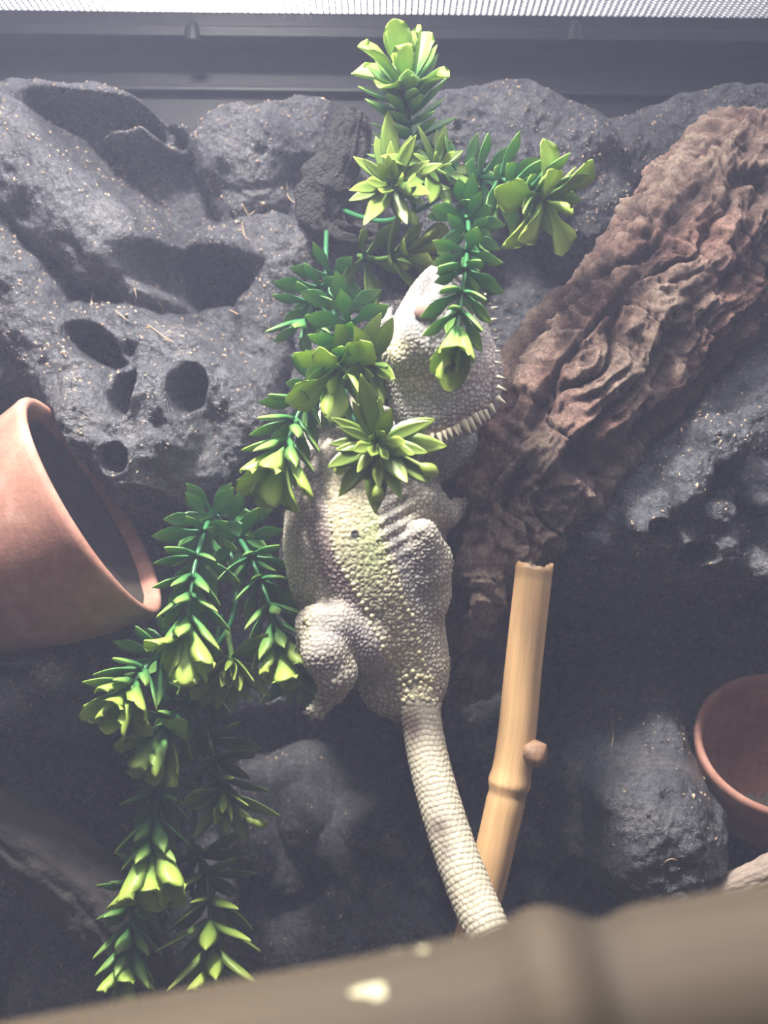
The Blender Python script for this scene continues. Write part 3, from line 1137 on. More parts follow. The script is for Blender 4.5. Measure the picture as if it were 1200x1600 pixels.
def make_dragon():
    F = Field((-0.075, 0.315, -0.004), (0.245, 0.575, 0.462), 0.00105)
    # trunk, flattened against the log
    F.chain([(560, 700, .528, 70), (566, 740, .525, 92), (568, 790, .52, 106), (570, 845, .517, 117), (574, 895, .517, 110), (598, 945, .518, 82), (628, 1000, .515, 55), (645, 1050, .511, 42), (652, 1085, .507, 33)], .010, .60)
    # raised back between the nodule rows
    F.chain([(545, 750, .503, 50), (554, 850, .497, 58), (580, 915, .499, 50), (612, 975, .503, 36), (640, 1040, .505, 28)], .020, .6)
    # spare skin at the tail root
    F.chain([(606, 1075, .516, 34), (628, 1095, .512, 26)], .010)
    F.chain([(590, 1030, .52, 40), (606, 1075, .516, 30)], .012)
    # tail
    ts = spline(TAILW, 60)
    for a, b in zip(ts[:-1], ts[1:]):
        F.cone(a[:3], a[3], b[:3], b[3], .002)
    # neck, throat, head
    F.chain([(560, 715, .525, 74), (620, 715, .522, 56), (672, 680, .517, 56)], .010, .7)
    F.chain([(712, 690, .522, 50), (692, 700, .522, 48)], .005, .7)
    F.chain([(690, 437, .497, 23), (691, 458, .495, 40), (690, 492, .493, 60), (685, 540, .491, 78), (688, 582, .490, 85), (690, 598, .491, 80)], .006, .62)
    F.chain([(744, 585, .487, 30), (734, 622, .487, 30), (695, 646, .487, 32), (655, 650, .489, 32)], .010, .7)
    F.chain([(636, 555, .474, 26), (655, 520, .470, 20), (668, 490, .468, 15)], .008, .8)
    F.chain([(664, 487, .468, 17)], .003)
    F.chain([(690, 430, .487, 15), (690, 470, .474, 22), (692, 540, .468, 34)], .008, .8)
    # fore leg on the log
    F.chain([(630, 765, .505, 42), (662, 782, .503, 30), (684, 800, .505, 20), (700, 806, .512, 14), (716, 796, .517, 11)], .006)
    for (a, b, d) in ((738, 777, .518), (731, 789, .517), (722, 806, .519), (712, 778, .521)):
        F.chain([(714, 796, .517, 7), ((714 + a) / 2, (796 + b) / 2 - 2, .5145, 5.5), (a, b, d, 3.0)], .0025)
    # other fore leg, reaching up past the head
    F.chain([(505, 735, .520, 44), (515, 660, .530, 26), (566, 590, .532, 19), (590, 545, .528, 14), (600, 520, .527, 11)], .007)
    for (a, b, d) in ((612, 482, .524), (598, 480, .524), (620, 500, .522), (584, 500, .53)):
        F.chain([(600, 522, .527, 7), ((600 + a) / 2, (522 + b) / 2, .522, 6), (a, b, d, 4)], .003)
    # hind leg folded beside the flank
    F.chain([(668, 985, .508, 13), (668, 940, .503, 28), (664, 890, .498, 34), (660, 855, .492, 25), (662, 832, .489, 17)], .005, .8)
    F.chain([(662, 832, .489, 15), (684, 870, .500, 17), (690, 930, .51, 14)], .006)
    # other hind leg, knee out to the side
    F.chain([(608, 1015, .512, 40), (565, 1000, .497, 46), (520, 982, .489, 41), (489, 972, .487, 26)], .004, .85)
    F.chain([(486, 980, .486, 24), (508, 1020, .482, 36), (524, 1052, .484, 33), (520, 1078, .489, 20), (508, 1094, .494, 14), (495, 1106, .497, 11)], .0025, .85)
    for (a, b, d) in ((486, 1124, .497), (502, 1126, .494), (474, 1114, .50), (514, 1112, .495)):
        F.chain([(497, 1104, .496, 6), ((497 + a) / 2, (1104 + b) / 2, .4935, 5), (a, b, d, 3)], .002)
    F.chain([(486, 978, .488, 12), (470, 996, .490, 7), (464, 1012, .492, 4)], .002)
    v, q = F.mesh()
    me0 = mesh_np('bearded_dragon_base', v, q)
    ob = bpy.data.objects.new('tmp_skin', me0)
    COL.objects.link(ob)
    m = ob.modifiers.new('sm', 'SMOOTH'); m.factor = 0.5; m.iterations = 3
    s = ob.modifiers.new('sub', 'SUBSURF'); s.levels = 1; s.render_levels = 1
    dg = bpy.context.evaluated_depsgraph_get()
    me = bpy.data.meshes.new_from_object(ob.evaluated_get(dg))
    bpy.data.objects.remove(ob)
    me.name = 'bearded_dragon'
    n = len(me.vertices)
    co = np.empty(n * 3, np.float32); me.vertices.foreach_get('co', co); co = co.reshape(-1, 3).astype(float)
    no = np.empty(n * 3, np.float32); me.vertices.foreach_get('normal', no); no = no.reshape(-1, 3).astype(float)
    px, py = to_px(co)
    # tail coordinate
    tc = spline(TAILW, 240)
    ta = np.concatenate([[0], np.cumsum(np.linalg.norm(np.diff(tc[:, :3], axis=0), axis=1))])
    low = np.where(py > 1085)[0]
    tail_w = np.zeros(n); tail_s = np.zeros(n); tail_a = np.zeros(n)
    if len(low):
        best = np.full(len(low), 9.0); bi = np.zeros(len(low), int)
        for i in range(0, 240):
            dd = ((co[low] - tc[i, :3]) ** 2).sum(1)
            b = dd < best
            best[b] = dd[b]; bi[b] = i
        near = np.sqrt(best) < tc[bi, 3] * 1.35
        tg = np.gradient(tc[:, :3], axis=0); tg /= np.linalg.norm(tg, axis=1)[:, None]
        rel = co[low] - tc[bi, :3]
        along = (rel * tg[bi]).sum(1)
        side = np.cross(tg[bi], np.array([0, -1, 0.0])); side /= np.linalg.norm(side, axis=1)[:, None]
        out = np.cross(side, tg[bi])
        tail_s[low] = ta[bi] + along
        tail_a[low] = np.arctan2((rel * side).sum(1), (rel * out).sum(1))
        tail_w[low] = near * smooth01(py[low], 1095, 1125)
    # bead-like scales over the body
    f1, f2, cid = worley(co / 0.0022, 8)
    bead = smooth01(f2 - f1, 0.0, 0.42)
    # bigger beads over the back and base of the tail
    g1, g2, gid = worley(co / 0.0031, 18)
    bead2 = smooth01(g2 - g1, 0.0, 0.42)
    lx = np.interp(py, [740, 770, 870, 930, 1000, 1060, 1110], [505, 508, 522, 558, 598, 622, 640])
    rx = np.interp(py, [740, 770, 870, 930, 1000, 1060, 1110], [574, 580, 610, 632, 655, 672, 682])
    inband = smooth01(px, lx - 8, lx + 6) * (1 - smooth01(px, rx - 6, rx + 8)) * smooth01(py, 700, 740) * (1 - smooth01(py, 1100, 1130))
    front = smooth01(-no[:, 1], -0.2, 0.3)
    inband = inband * front
    big = np.clip(inband * 0.5 + smooth01(py, 1040, 1080), 0, 1) * (1 - tail_w)
    bead = bead * (1 - big) + bead2 * big
    amp = 0.00050 + 0.00025 * big
    # keeled scales in rings along the tail
    ring = tail_s / 0.0027 + 0.35 * vnoise(np.stack([tail_a * 1.6, tail_s * 90, tail_s * 0], 1), 6)
    ri = np.floor(ring)
    fr = ring - ri
    ns = 20
    an = (tail_a / (2 * PI) * ns + 0.5 * (ri % 2))
    fa = an - np.floor(an)
    brick = np.minimum(smooth01(fr, 0.0, 0.22) * (1 - 0.5 * smooth01(fr, 0.7, 1.0)), smooth01(fa, 0, .2) * (1 - smooth01(fa, .8, 1)) * .75 + .25)
    brick = brick * (.85 + .3 * _hash(ri, np.floor(an), ri * 0, 5))
    bead = bead * (1 - tail_w) + brick * tail_w
    amp = amp * (1 - tail_w) + 0.00062 * tail_w
    # skin folds behind the arm
    fold = np.sin((px * .5 + py * .9) * .30) * np.exp(-(((px - 622) / 34) ** 2 + ((py - 815) / 50) ** 2))
    headz = (py < 700) & (px > 596)
    amp = np.where(headz, amp * .8, amp)
    snout = smooth01(py, 470, 540) * headz + (~headz)
    d = amp * (bead - 0.4) * (0.6 + 0.4 * snout) + 0.0008 * fold
    co2 = co + no * d[:, None]
    me.vertices.foreach_set('co', co2.astype(np.float32).ravel())
    # colouring of the skin
    def C(r, g, b): return np.array([r, g, b])
    col = np.tile(C(.57, .505, .405), (n, 1))
    def blend(c, w):
        nonlocal col
        w = np.clip(w, 0, 1)[:, None]
        col = col * (1 - w) + c * w
    def blob(x, y, a, b, ang=0.0):
        c, s_ = math.cos(ang), math.sin(ang)
        u = (px - x) * c + (py - y) * s_; v_ = -(px - x) * s_ + (py - y) * c
        return np.exp(-((u / a) ** 2 + (v_ / b) ** 2))
    mott = fbm(co * 70, 3, 33)
    blend(C(.40, .34, .30), .5 * smooth01(mott, .0, .6))
    blend(C(.62, .55, .36), .75 * inband)
    blend(C(.55, .58, .30), inband * .75 * (blob(500, 800, 40, 90) + blob(598, 830, 26, 70) + blob(575, 860, 26, 60)))
    blend(C(.62, .42, .28), inband * .5 * blob(530, 790, 30, 50))
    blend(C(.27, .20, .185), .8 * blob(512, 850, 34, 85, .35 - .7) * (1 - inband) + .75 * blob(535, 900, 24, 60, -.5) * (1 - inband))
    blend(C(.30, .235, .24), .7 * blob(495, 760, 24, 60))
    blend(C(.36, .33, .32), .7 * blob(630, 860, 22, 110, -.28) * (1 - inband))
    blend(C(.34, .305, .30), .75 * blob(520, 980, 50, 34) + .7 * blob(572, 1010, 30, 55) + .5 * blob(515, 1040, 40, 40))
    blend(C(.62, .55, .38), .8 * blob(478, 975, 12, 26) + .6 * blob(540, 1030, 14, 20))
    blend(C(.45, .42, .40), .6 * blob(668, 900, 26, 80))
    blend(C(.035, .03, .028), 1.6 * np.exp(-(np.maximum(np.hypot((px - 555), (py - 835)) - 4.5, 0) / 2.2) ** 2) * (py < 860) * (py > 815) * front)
    # head: pale grey with a yellow brow and pinkish jaw
    hw = headz * 1.0
    blend(C(.43, .40, .385), hw * .9)
    blend(C(.60, .52, .30), hw * .85 * (blob(620, 545, 26, 18, -.6) + .7 * blob(655, 590, 40, 30)))
    blend(C(.56, .40, .37), hw * .6 * (blob(720, 655, 50, 16, -.5) + blob(765, 570, 16, 50) + blob(725, 590, 30, 26)))
    blend(C(.20, .18, .175), hw * .9 * blob(685, 450, 70, 62))  # snout painted darker to offset the strong light falling on it
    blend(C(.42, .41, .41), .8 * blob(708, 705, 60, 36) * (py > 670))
    # tail: cream with a few brown saddles
    tl = np.maximum(smooth01(py, 1040, 1120), tail_w)
    blend(C(.49, .43, .32), .85 * tl)
    blend(C(.15, .105, .085), np.maximum(tail_w, smooth01(py, 1080, 1100)) * (1.3 * blob(642, 1132, 20, 26) + .9 * blob(688, 1292, 16, 18) + .7 * blob(697, 1328, 9, 16) + .5 * blob(738, 1393, 7, 7)))
    blend(C(.40, .34, .30), tail_w * .35 * smooth01(vnoise(co * 160, 44), .35, .8))
    # scale centres pale, joints dark
    tone = 0.60 + 0.50 * bead
    tone = tone * (0.92 + 0.16 * (cid - .5))
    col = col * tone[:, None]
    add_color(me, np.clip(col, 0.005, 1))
    root = link('bearded_dragon', me, SKIN)
    tag(root, 'grey and cream bearded dragon clinging to the log', 'bearded dragon')
    # depth lookup: front of the skin at a pixel
    fr_ = no[:, 1] < 0.25
    fx, fy, fco, fno = px[fr_], py[fr_], co2[fr_], no[fr_]

    def skin_at(a, b):
        dd = (fx - a) ** 2 + (fy - b) ** 2
        k = np.where(dd < 16)[0]
        if len(k) == 0: k = np.array([int(dd.argmin())])
        j = k[int(fco[k, 1].argmin())]
        return Vector(fco[j]), Vector(fno[j])
    # rows of large pale nodules bounding the back
    dome = []
    for i in range(6):
        t = i / 5 * PI / 2
        for k in range(8):
            a = 2 * PI * k / 8
            dome.append((math.cos(t) * math.cos(a), math.cos(t) * math.sin(a), math.sin(t) * .9 - .25))
    dome_me = poly_mesh('nodule', dome, [tuple(int(i) for i in q) for q in grid_faces(6, 8, True)])
    dome_me.materials.append(mat_plain('nodule_cream', (0.66, 0.59, 0.36), 0.5))
    rows = []
    for xs in ([508, 512, 517, 522, 540, 558, 580, 598, 612, 622, 640], [580, 590, 600, 610, 620, 632, 645, 655, 664, 672, 680]):
        ysr = [770, 800, 835, 870, 902, 930, 968, 1000, 1030, 1060, 1092]
        yy = 790.0
        while yy < 1095:
            rows.append((float(np.interp(yy, ysr, xs)) + random.uniform(-2, 2), yy, 4.4 if 870 < yy < 1040 else 3.4))
            yy += random.uniform(8.5, 11.5)
    for _ in range(26):
        rows.append((random.uniform(628, 678), random.uniform(1050, 1092), 4.2))
    for _ in range(8):
        rows.append((random.uniform(470, 482), random.uniform(960, 992), 3.8))
    for _ in range(10):
        rows.append((random.uniform(606, 640), random.uniform(532, 556), 2.2))
    for (a, b, r) in rows:
        w, nn = skin_at(a, b)
        o = link_local('nodule', dome_me, None, root)
        o.rotation_mode = 'QUATERNION'
        o.rotation_quaternion = nn.to_track_quat('Z', 'Y')
        o.location = w - nn * 0.0002
        o.scale = (r / FPX * w.y,) * 3
    # spines along the jaw and throat
    cone = []
    for i in range(7):
        t = i / 6
        for k in range(8):
            a = 2 * PI * k / 8
            rr = .30 * (1 - t) ** .8
            cone.append((rr * math.cos(a) + .18 * t * t, rr * math.sin(a), t * 1.15 - .15))
    cone_me = poly_mesh('jaw_spine', cone, [tuple(int(i) for i in q) for q in grid_faces(7, 8, True)])
    cone_me.materials.append(SPIKE)
    line = [(764, 470, 40, 9), (768, 490, 20, 10), (768, 505, 10, 9), (770, 535, 10, 8), (773, 555, 5, 9), (774, 572, -5, 9), (776, 590, -10, 12), (778, 607, -20, 14), (778, 622, -35, 16), (770, 632, -60, 18), (762, 640, -62, 15), (752, 647, -60, 17), (744, 652, -58, 17), (735, 658, -62, 18), (727, 663, -66, 19), (718, 667, -70, 17),
            (711, 671, -72, 16), (703, 674, -76, 16), (695, 677, -80, 15), (686, 680, -84, 16), (678, 682, -88, 13), (670, 683, -92, 12), (660, 683, -96, 11), (650, 681, -100, 10), (640, 677, -106, 10)]
    for (a, b, ang, L) in line:
        w, nn = skin_at(a - 3 - (4 if a > 760 else 0), b - 5)
        dv = CR * math.cos(math.radians(ang)) + CU * math.sin(math.radians(ang)) + Vector((0, -0.35, 0))
        o = link_local('jaw_spine', cone_me, None, root)
        o.rotation_mode = 'QUATERNION'
        o.rotation_quaternion = dv.normalized().to_track_quat('Z', 'Y')
        o.location = w + (CR * math.cos(math.radians(ang)) + CU * math.sin(math.radians(ang))) * ((12 if a > 755 else 7) / FPX * w.y) + Vector((0, -.0008, 0))
        s = L / FPX * w.y * random.uniform(.8, 1.1)
        o.scale = (s * 1.2, s * 1.2, s)
    # closed eyelid and ear
    w, nn = skin_at(662, 487)
    ev = []
    for i in range(9):
        t = i / 8 * PI / 2
        for k in range(20):
            a = 2 * PI * k / 20
            ev.append((math.cos(t) * math.cos(a), math.cos(t) * math.sin(a) * .78, math.sin(t) * .5 - .1))
    e = link_local('eyelid', poly_mesh('eyelid', ev, [tuple(int(i) for i in q) for q in grid_faces(9, 20, True)]), EYELID, root)
    e.rotation_mode = 'QUATERNION'; e.rotation_quaternion = (nn * .5 + Vector((-.25, -1, .1))).normalized().to_track_quat('Z', 'Y')
    e.location = w; e.scale = (.0048,) * 3
    tag(e, 'closed brown eyelid')
    # claws
    cl = link_claws(root)
    return root


def link_claws(root):
    tips = [(738, 777, .518, 35), (731, 789, .517, 10), (612, 482, .524, 80), (598, 480, .524, 95), (486, 1124, .497, -115), (502, 1126, .494, -95), (464, 1012, .492, -110)]
    v = []
    for i in range(6):
        t = i / 5
        for k in range(6):
            a = 2 * PI * k / 6
            rr = .28 * (1 - t) ** .7
            v.append((rr * math.cos(a) + .25 * t * t, rr * math.sin(a), t - .2))
    me = poly_mesh('claw', v, [tuple(int(i) for i in q) for q in grid_faces(6, 6, True)])
    me.materials.append(mat_plain('claw_horn', (0.16, 0.13, 0.11), .4))
    for (a, b, d, ang) in tips:
        o = link_local('claw', me, None, root)
        dv = CR * math.cos(math.radians(ang)) + CU * math.sin(math.radians(ang)) + Vector((0, .25, 0))
        o.rotation_mode = 'QUATERNION'; o.rotation_quaternion = dv.normalized().to_track_quat('Z', 'Y')
        o.location = P(a, b, d); o.scale = (.0030,) * 3


make_dragon()


# ------------------------------------------------------------------ plastic plants
def leaf_mesh(name, kind, mat, nl=9):
    """unit leaf along +X, upper side +Z, with a fold along its middle; tint.r runs from foot to tip"""
    prof = {
        'leaf': [(0, .055), (.12, .05), (.28, .06), (.42, .115), (.56, .155), (.70, .145), (.84, .09), (.94, .035), (1, .002)],
        'wide': [(0, .06), (.12, .055), (.25, .08), (.40, .15), (.55, .20), (.70, .185), (.84, .11), (.94, .04), (1, .002)],
        'blade': [(0, .04), (.12, .06), (.28, .10), (.45, .13), (.60, .125), (.75, .10), (.87, .06), (.95, .028), (1, .002)],
        'petal': [(0, .06), (.12, .055), (.26, .07), (.42, .12), (.56, .16), (.70, .18), (.82, .165), (.91, .12), (.97, .065), (1, .008)],
        'spoon': [(0, .06), (.12, .055), (.30, .06), (.46, .085), (.60, .14), (.72, .18), (.83, .185), (.92, .14), (.975, .075), (1, .008)],
    }[kind]
    cup = {'leaf': .30, 'wide': .35, 'blade': .22, 'petal': .42, 'spoon': .45}[kind]
    bend = {'leaf': .16, 'wide': .2, 'blade': .05, 'petal': .10, 'spoon': -.20}[kind]
    v, tint = [], []
    for i, (t, w) in enumerate(prof):
        z0 = bend * t * t
        th = (.040 * (1 - t) + .014) * (1 if t < .99 else .3)
        ruf = 0.0
        if kind in ('petal', 'spoon') and .6 < t < .97: ruf = .035 * math.sin((t - .6) * 26)
        cs = [(-1.0, cup * w + ruf), (-.5, cup * w * .25), (0, 0), (.5, cup * w * .25), (1.0, cup * w - ruf * .6), (.5, cup * w * .25 - th), (0, -th * 1.5), (-.5, cup * w * .25 - th)]
        for (a, b) in cs:
            v.append((t, a * w, z0 + b)); tint.append((t, t, t))
    f = [tuple(int(i) for i in q) for q in grid_faces(len(prof), 8, True)]
    f.append(tuple(range(7, -1, -1)))
    f.append(tuple((len(prof) - 1) * 8 + k for k in range(8)))
    me = poly_mesh(name, v, f)
    add_color(me, np.array(tint))
    me.materials.append(mat)
    return me


def ball_mesh(name, mat):
    """thin stalk that ends in a round bud"""
    prof = [(0, .030), (.2, .026), (.5, .026), (.72, .032), (.78, .075), (.85, .105), (.92, .105), (.97, .07), (1.0, .01)]
    v, tint = [], []
    for t, r in prof:
        for k in range(8):
            a = 2 * PI * k / 8
            v.append((t, r * math.cos(a), r * math.sin(a) - .22 * t * t)); tint.append((t * .8,) * 3)
    me = poly_mesh(name, v, [tuple(int(i) for i in q) for q in grid_faces(len(prof), 8, True)])
    add_color(me, np.array(tint)); me.materials.append(mat)
    return me


LM = {(k, m.name): leaf_mesh('leaf_' + k, k, m) for m in (LEAF, OLIVE) for k in ('leaf', 'wide', 'blade', 'petal', 'spoon')}
BALL = {m.name: ball_mesh('bud_stalk', m) for m in (LEAF, OLIVE)}


def put(name, me, parent, base, direction, up, L, shift, wid=1.0):
    x = direction.normalized()
    y = up.cross(x)
    if y.length < 1e-4: y = x.orthogonal()
    y.normalize()
    z = x.cross(y)
    o = bpy.data.objects.new(name, me)
    COL.objects.link(o)
    o.parent = parent
    M = Matrix((x, y, z)).transposed().to_4x4() @ Matrix.Diagonal((L, L * wid, L * wid, 1))
    M.translation = base
    o.matrix_local = M
    o.color = (shift, shift, shift, 1)
    return o


def sprig(plant, pts, whorls, L, mat=LEAF, n_leaf=5, kind='leaf', spread=(82, 58), shift=(-.25, .35), flower=8, fl_len=.95, rad=4.2, stem_from=0.0, fl_spread=(25, 60), fl_kind=('petal', 'petal', 'spoon')):
    """pts: (px, py, depth) down the stem to its growing tip"""
    pw = spline([tuple(P(a, b, d)) for (a, b, d) in pts], 40)
    dm = sum(q[2] for q in pts) / len(pts)
    Lw = L / FPX * dm
    rr = rad / FPX * dm
    v, f, t3 = sweep(pw, [rr * (1.1 - .35 * k / 39) for k in range(40)], 8)
    me = poly_mesh('sprig', v, f + t3)
    add_color(me, np.array([(.0 + .30 * (k // 8) / 40,) * 3 for k in range(len(v))]))
    me.materials.append(mat)
    st = bpy.data.objects.new('sprig', me)
    COL.objects.link(st)
    st.parent = plant
    st.color = (.05, .05, .05, 1)
    ph = random.random() * 6
    for w in range(whorls):
        u = stem_from + (1 - stem_from) * (w + .3) / (whorls + .15)
        i = min(int(u * 39), 38)
        c = Vector(pw[i]); T = (Vector(pw[min(i + 1, 39)]) - Vector(pw[max(i - 1, 0)])).normalized()
        e = math.radians(spread[0] + (spread[1] - spread[0]) * w / max(whorls - 1, 1))
        a0 = T.orthogonal().normalized(); b0 = T.cross(a0)
        ph += PI / n_leaf + .35
        for k in range(n_leaf):
            a = ph + 2 * PI * k / n_leaf + random.uniform(-.14, .14)
            R = a0 * math.cos(a) + b0 * math.sin(a)
            ee = e + random.uniform(-.14, .14)
            dirv = R * math.sin(ee) + T * math.cos(ee)
            sh = shift[0] + (shift[1] - shift[0]) * (w / max(whorls - 1, 1)) + random.uniform(-.08, .08)
            kd = kind if random.random() < .93 else 'wide'
            put('leaf', LM[(kd, mat.name)], st, c + R * rr * .5, dirv, T, Lw * random.uniform(.95, 1.25), sh + .06, random.uniform(1.15, 1.4))
    if flower:
        c = Vector(pw[-1]); T = (Vector(pw[-1]) - Vector(pw[-4])).normalized()
        a0 = T.orthogonal().normalized(); b0 = T.cross(a0)
        for k in range(flower):
            inner = k % 2
            a = 2 * PI * k / flower + random.uniform(-.1, .1)
            R = a0 * math.cos(a) + b0 * math.sin(a)
            e = math.radians((fl_spread[0] + 8 if inner else fl_spread[1] + 8) + random.uniform(-8, 8))
            dirv = R * math.sin(e) + T * math.cos(e)
            # petals start spread and curl along the stem's direction; inner ones cup round the bud
            kd = random.choice(fl_kind)
            put('petal', LM[(kd, mat.name)], st, c + R * rr * .4 - T * rr * (0 if inner else 1.5), dirv, (T if not inner else -R), Lw * fl_len * random.uniform(1.0, 1.35), shift[1] + random.uniform(.3, .6), random.uniform(1.25, 1.65))
        put('petal', LM[('petal', mat.name)], st, c, T, a0, Lw * fl_len * .8, shift[1] + .45)
    return st


def rosette(plant, ctr, facing, L, n_out=11, n_in=6, mat=OLIVE, shift=(-.1, .35), balls=2, stem_to=None, droop=0.0):
    c = P(*ctr)
    T = Vector(facing).normalized()
    Lw = L / FPX * ctr[2]
    rr = 5 / FPX * ctr[2]
    back = Vector(stem_to) if stem_to is not None else c - T * .02
    v, f, t3 = sweep([back, (back + c) / 2 - T * .003, c - T * .001, c + T * .0008], [rr, rr, rr * .9, rr * .5], 8)
    me = poly_mesh('sprig', v, f + t3)
    add_color(me, np.full((len(v), 3), .2)); me.materials.append(mat)
    st = bpy.data.objects.new('sprig', me); COL.objects.link(st); st.parent = plant; st.color = (.05, .05, .05, 1)
    a0 = T.orthogonal().normalized(); b0 = T.cross(a0)
    for (n, e, s, sh, kd) in ((n_out, 84, 1.0, shift[0], 'blade'), (n_out - 3, 62, .85, (shift[0] + shift[1]) / 2, 'blade'), (n_in, 36, .62, shift[1], 'leaf')):
        ph = random.random() * 6
        for k in range(n):
            a = ph + 2 * PI * k / n + random.uniform(-.26, .26)
            R = a0 * math.cos(a) + b0 * math.sin(a)
            ee = math.radians(e + random.uniform(-14, 14))
            dv = R * math.sin(ee) + T * math.cos(ee) + Vector((0, 0, -droop))
            put('leaf', LM[(kd, mat.name)], st, c + R * rr * .4, dv, T, Lw * s * random.uniform(.7, 1.18), sh + random.uniform(-.15, .15), random.uniform(.95, 1.3))
    for k in range(balls):
        a = random.uniform(-2.6, -.5)
        R = CR * math.cos(a) + CU * math.sin(a)
        put('bud_stalk', BALL[mat.name], st, c, R * .95 + T * .4, T, Lw * random.uniform(.75, 1.1), shift[1])
    return st


def plant(name, label, px, py, d):
    o = empty(name, (0, 0, 0))
    return tag(o, label, 'artificial plant')


def vine(pl, pts, r=4.5, mat=LEAF):
    s = spline([tuple(P(a, b, d)) for (a, b, d) in pts], 30)
    v, f, t3 = sweep(s, [r / FPX * .5] * 30, 8)
    me = poly_mesh('vine_stem', v, f + t3)
    add_color(me, np.full((len(v), 3), .12)); me.materials.append(mat)
    o = bpy.data.objects.new('vine_stem', me); COL.objects.link(o); o.parent = pl; o.color = (.0, .0, .0, 1)
    return o


random.seed(21)
# crown of the upper plant
pa = plant('artificial_succulent', 'artificial succulent with an upright sprig above the olive rosette, highest of the plants', 620, 300, .53)
vine(pa, [(520, 320, .590), (560, 338, .570), (605, 345, .556), (660, 325, .545), (700, 300, .535), (730, 300, .525)])
sprig(pa, [(648, 345, .548), (644, 280, .538), (641, 210, .528), (637, 160, .520), (634, 135, .515)], 8, 62, n_leaf=6, spread=(88, 62), shift=(-.18, .12), stem_from=.32, fl_len=1.15, flower=8, fl_spread=(18, 48))
rosette(pa, (612, 288, .515), (-.15, -1, .1), 92, 11, 6, balls=1, stem_to=P(620, 330, .553))
sprig(pa, [(690, 300, .538), (740, 278, .525), (790, 282, .512), (828, 300, .503), (850, 312, .498)], 6, 66, n_leaf=6, spread=(86, 66), shift=(-.2, .32), flower=9, fl_len=1.05, fl_spread=(40, 78), stem_from=.15, fl_kind=('spoon', 'spoon', 'leaf'))

rosette(pa, (682, 262, .516), (.55, -1, .55), 80, 9, 4, balls=0, stem_to=P(690, 300, .537), shift=(-.25, .1))

# strand hanging over the lizard's head
pb = plant('artificial_succulent', "artificial succulent strand hanging down in front of the lizard's head", 720, 400, .48)
sprig(pb, [(716, 322, .528), (726, 334, .514), (732, 352, .498), (729, 405, .476), (722, 460, .460), (714, 522, .447)], 8, 58, n_leaf=5, spread=(86, 58), shift=(-.22, .22), flower=8, fl_len=1.1, stem_from=.12, fl_spread=(6, 24))

# middle of the trailing plant, beside the head and over the shoulder
pc_ = plant('artificial_succulent', "artificial succulent trailing from the dirt clump down over the lizard's shoulder", 520, 550, .5)
vine(pc_, [(512, 330, .592), (510, 365, .576), (510, 420, .563), (520, 480, .55), (535, 560, .53), (540, 620, .515), (560, 670, .50)])
sprig(pc_, [(560, 400, .560), (590, 405, .55), (620, 400, .54), (640, 396, .535)], 2, 68, n_leaf=5, mat=OLIVE, shift=(-.1, .2), flower=5, fl_len=.9)
sprig(pc_, [(520, 430, .562), (500, 455, .550), (482, 490, .54), (470, 530, .535)], 4, 60, n_leaf=6, spread=(88, 70), shift=(-.3, -.12), flower=0)
sprig(pc_, [(535, 480, .540), (545, 500, .516), (543, 535, .500), (535, 562, .490), (530, 578, .484)], 4, 66, n_leaf=6, spread=(88, 64), shift=(-.3, .25), flower=8, fl_len=1.05, fl_spread=(30, 72), fl_kind=('spoon', 'petal', 'leaf'))
sprig(pc_, [(540, 600, .512), (500, 610, .500), (470, 640, .492), (452, 680, .486), (440, 712, .482)], 5, 62, n_leaf=6, spread=(88, 60), shift=(-.28, .28), flower=9, fl_len=1.15, fl_spread=(16, 46))
rosette(pc_, (590, 692, .458), (.05, -1, .05), 98, 12, 6, balls=3, stem_to=P(560, 668, .50), droop=.25, shift=(.0, .42))
sprig(pc_, [(548, 556, .505), (575, 566, .488), (604, 574, .466)], 2, 72, n_leaf=5, mat=OLIVE, kind='blade', shift=(-.25, .0), flower=0)

# lower cluster by the pot
pd = plant('artificial_succulent', "artificial succulent cluster hanging between the terracotta pot and the lizard's leg", 330, 950, .5)
vine(pd, [(345, 790, .58), (340, 830, .565), (365, 880, .55), (365, 960, .54), (330, 1020, .54), (280, 1060, .535)])
sprig(pd, [(335, 800, .56), (322, 822, .535), (305, 880, .515), (296, 940, .503), (294, 995, .495)], 7, 64, n_leaf=6, spread=(86, 56), shift=(-.22, .25), flower=8, fl_len=1.0, fl_spread=(14, 42))
sprig(pd, [(355, 825, .555), (380, 850, .535), (405, 905, .520), (425, 960, .510), (437, 1005, .505)], 6, 62, n_leaf=6, spread=(86, 56), shift=(-.2, .22), flower=8, fl_len=.95, fl_spread=(14, 44))
sprig(pd, [(320, 1020, .54), (275, 1015, .525), (240, 1030, .512), (212, 1062, .502), (200, 1080, .496)], 4, 62, n_leaf=6, spread=(86, 58), shift=(-.22, .25), flower=9, fl_len=1.05, fl_spread=(14, 40), stem_from=.2)
rosette(pd, (362, 1030, .515), (.1, -.8, -.4), 86, 10, 5, balls=3, stem_to=P(355, 985, .54), droop=.55, shift=(-.15, .3))
rosette(pd, (468, 1050, .535), (.1, -.8, -.4), 66, 8, 4, balls=0, stem_to=P(420, 990, .545), droop=.5, shift=(-.15, .15), mat=LEAF)
sprig(pd, [(320, 1070, .545), (300, 1095, .535), (275, 1120, .522), (258, 1145, .513)], 3, 62, n_leaf=6, spread=(84, 58), shift=(-.3, .05), flower=8, fl_len=1.1, fl_spread=(16, 44))

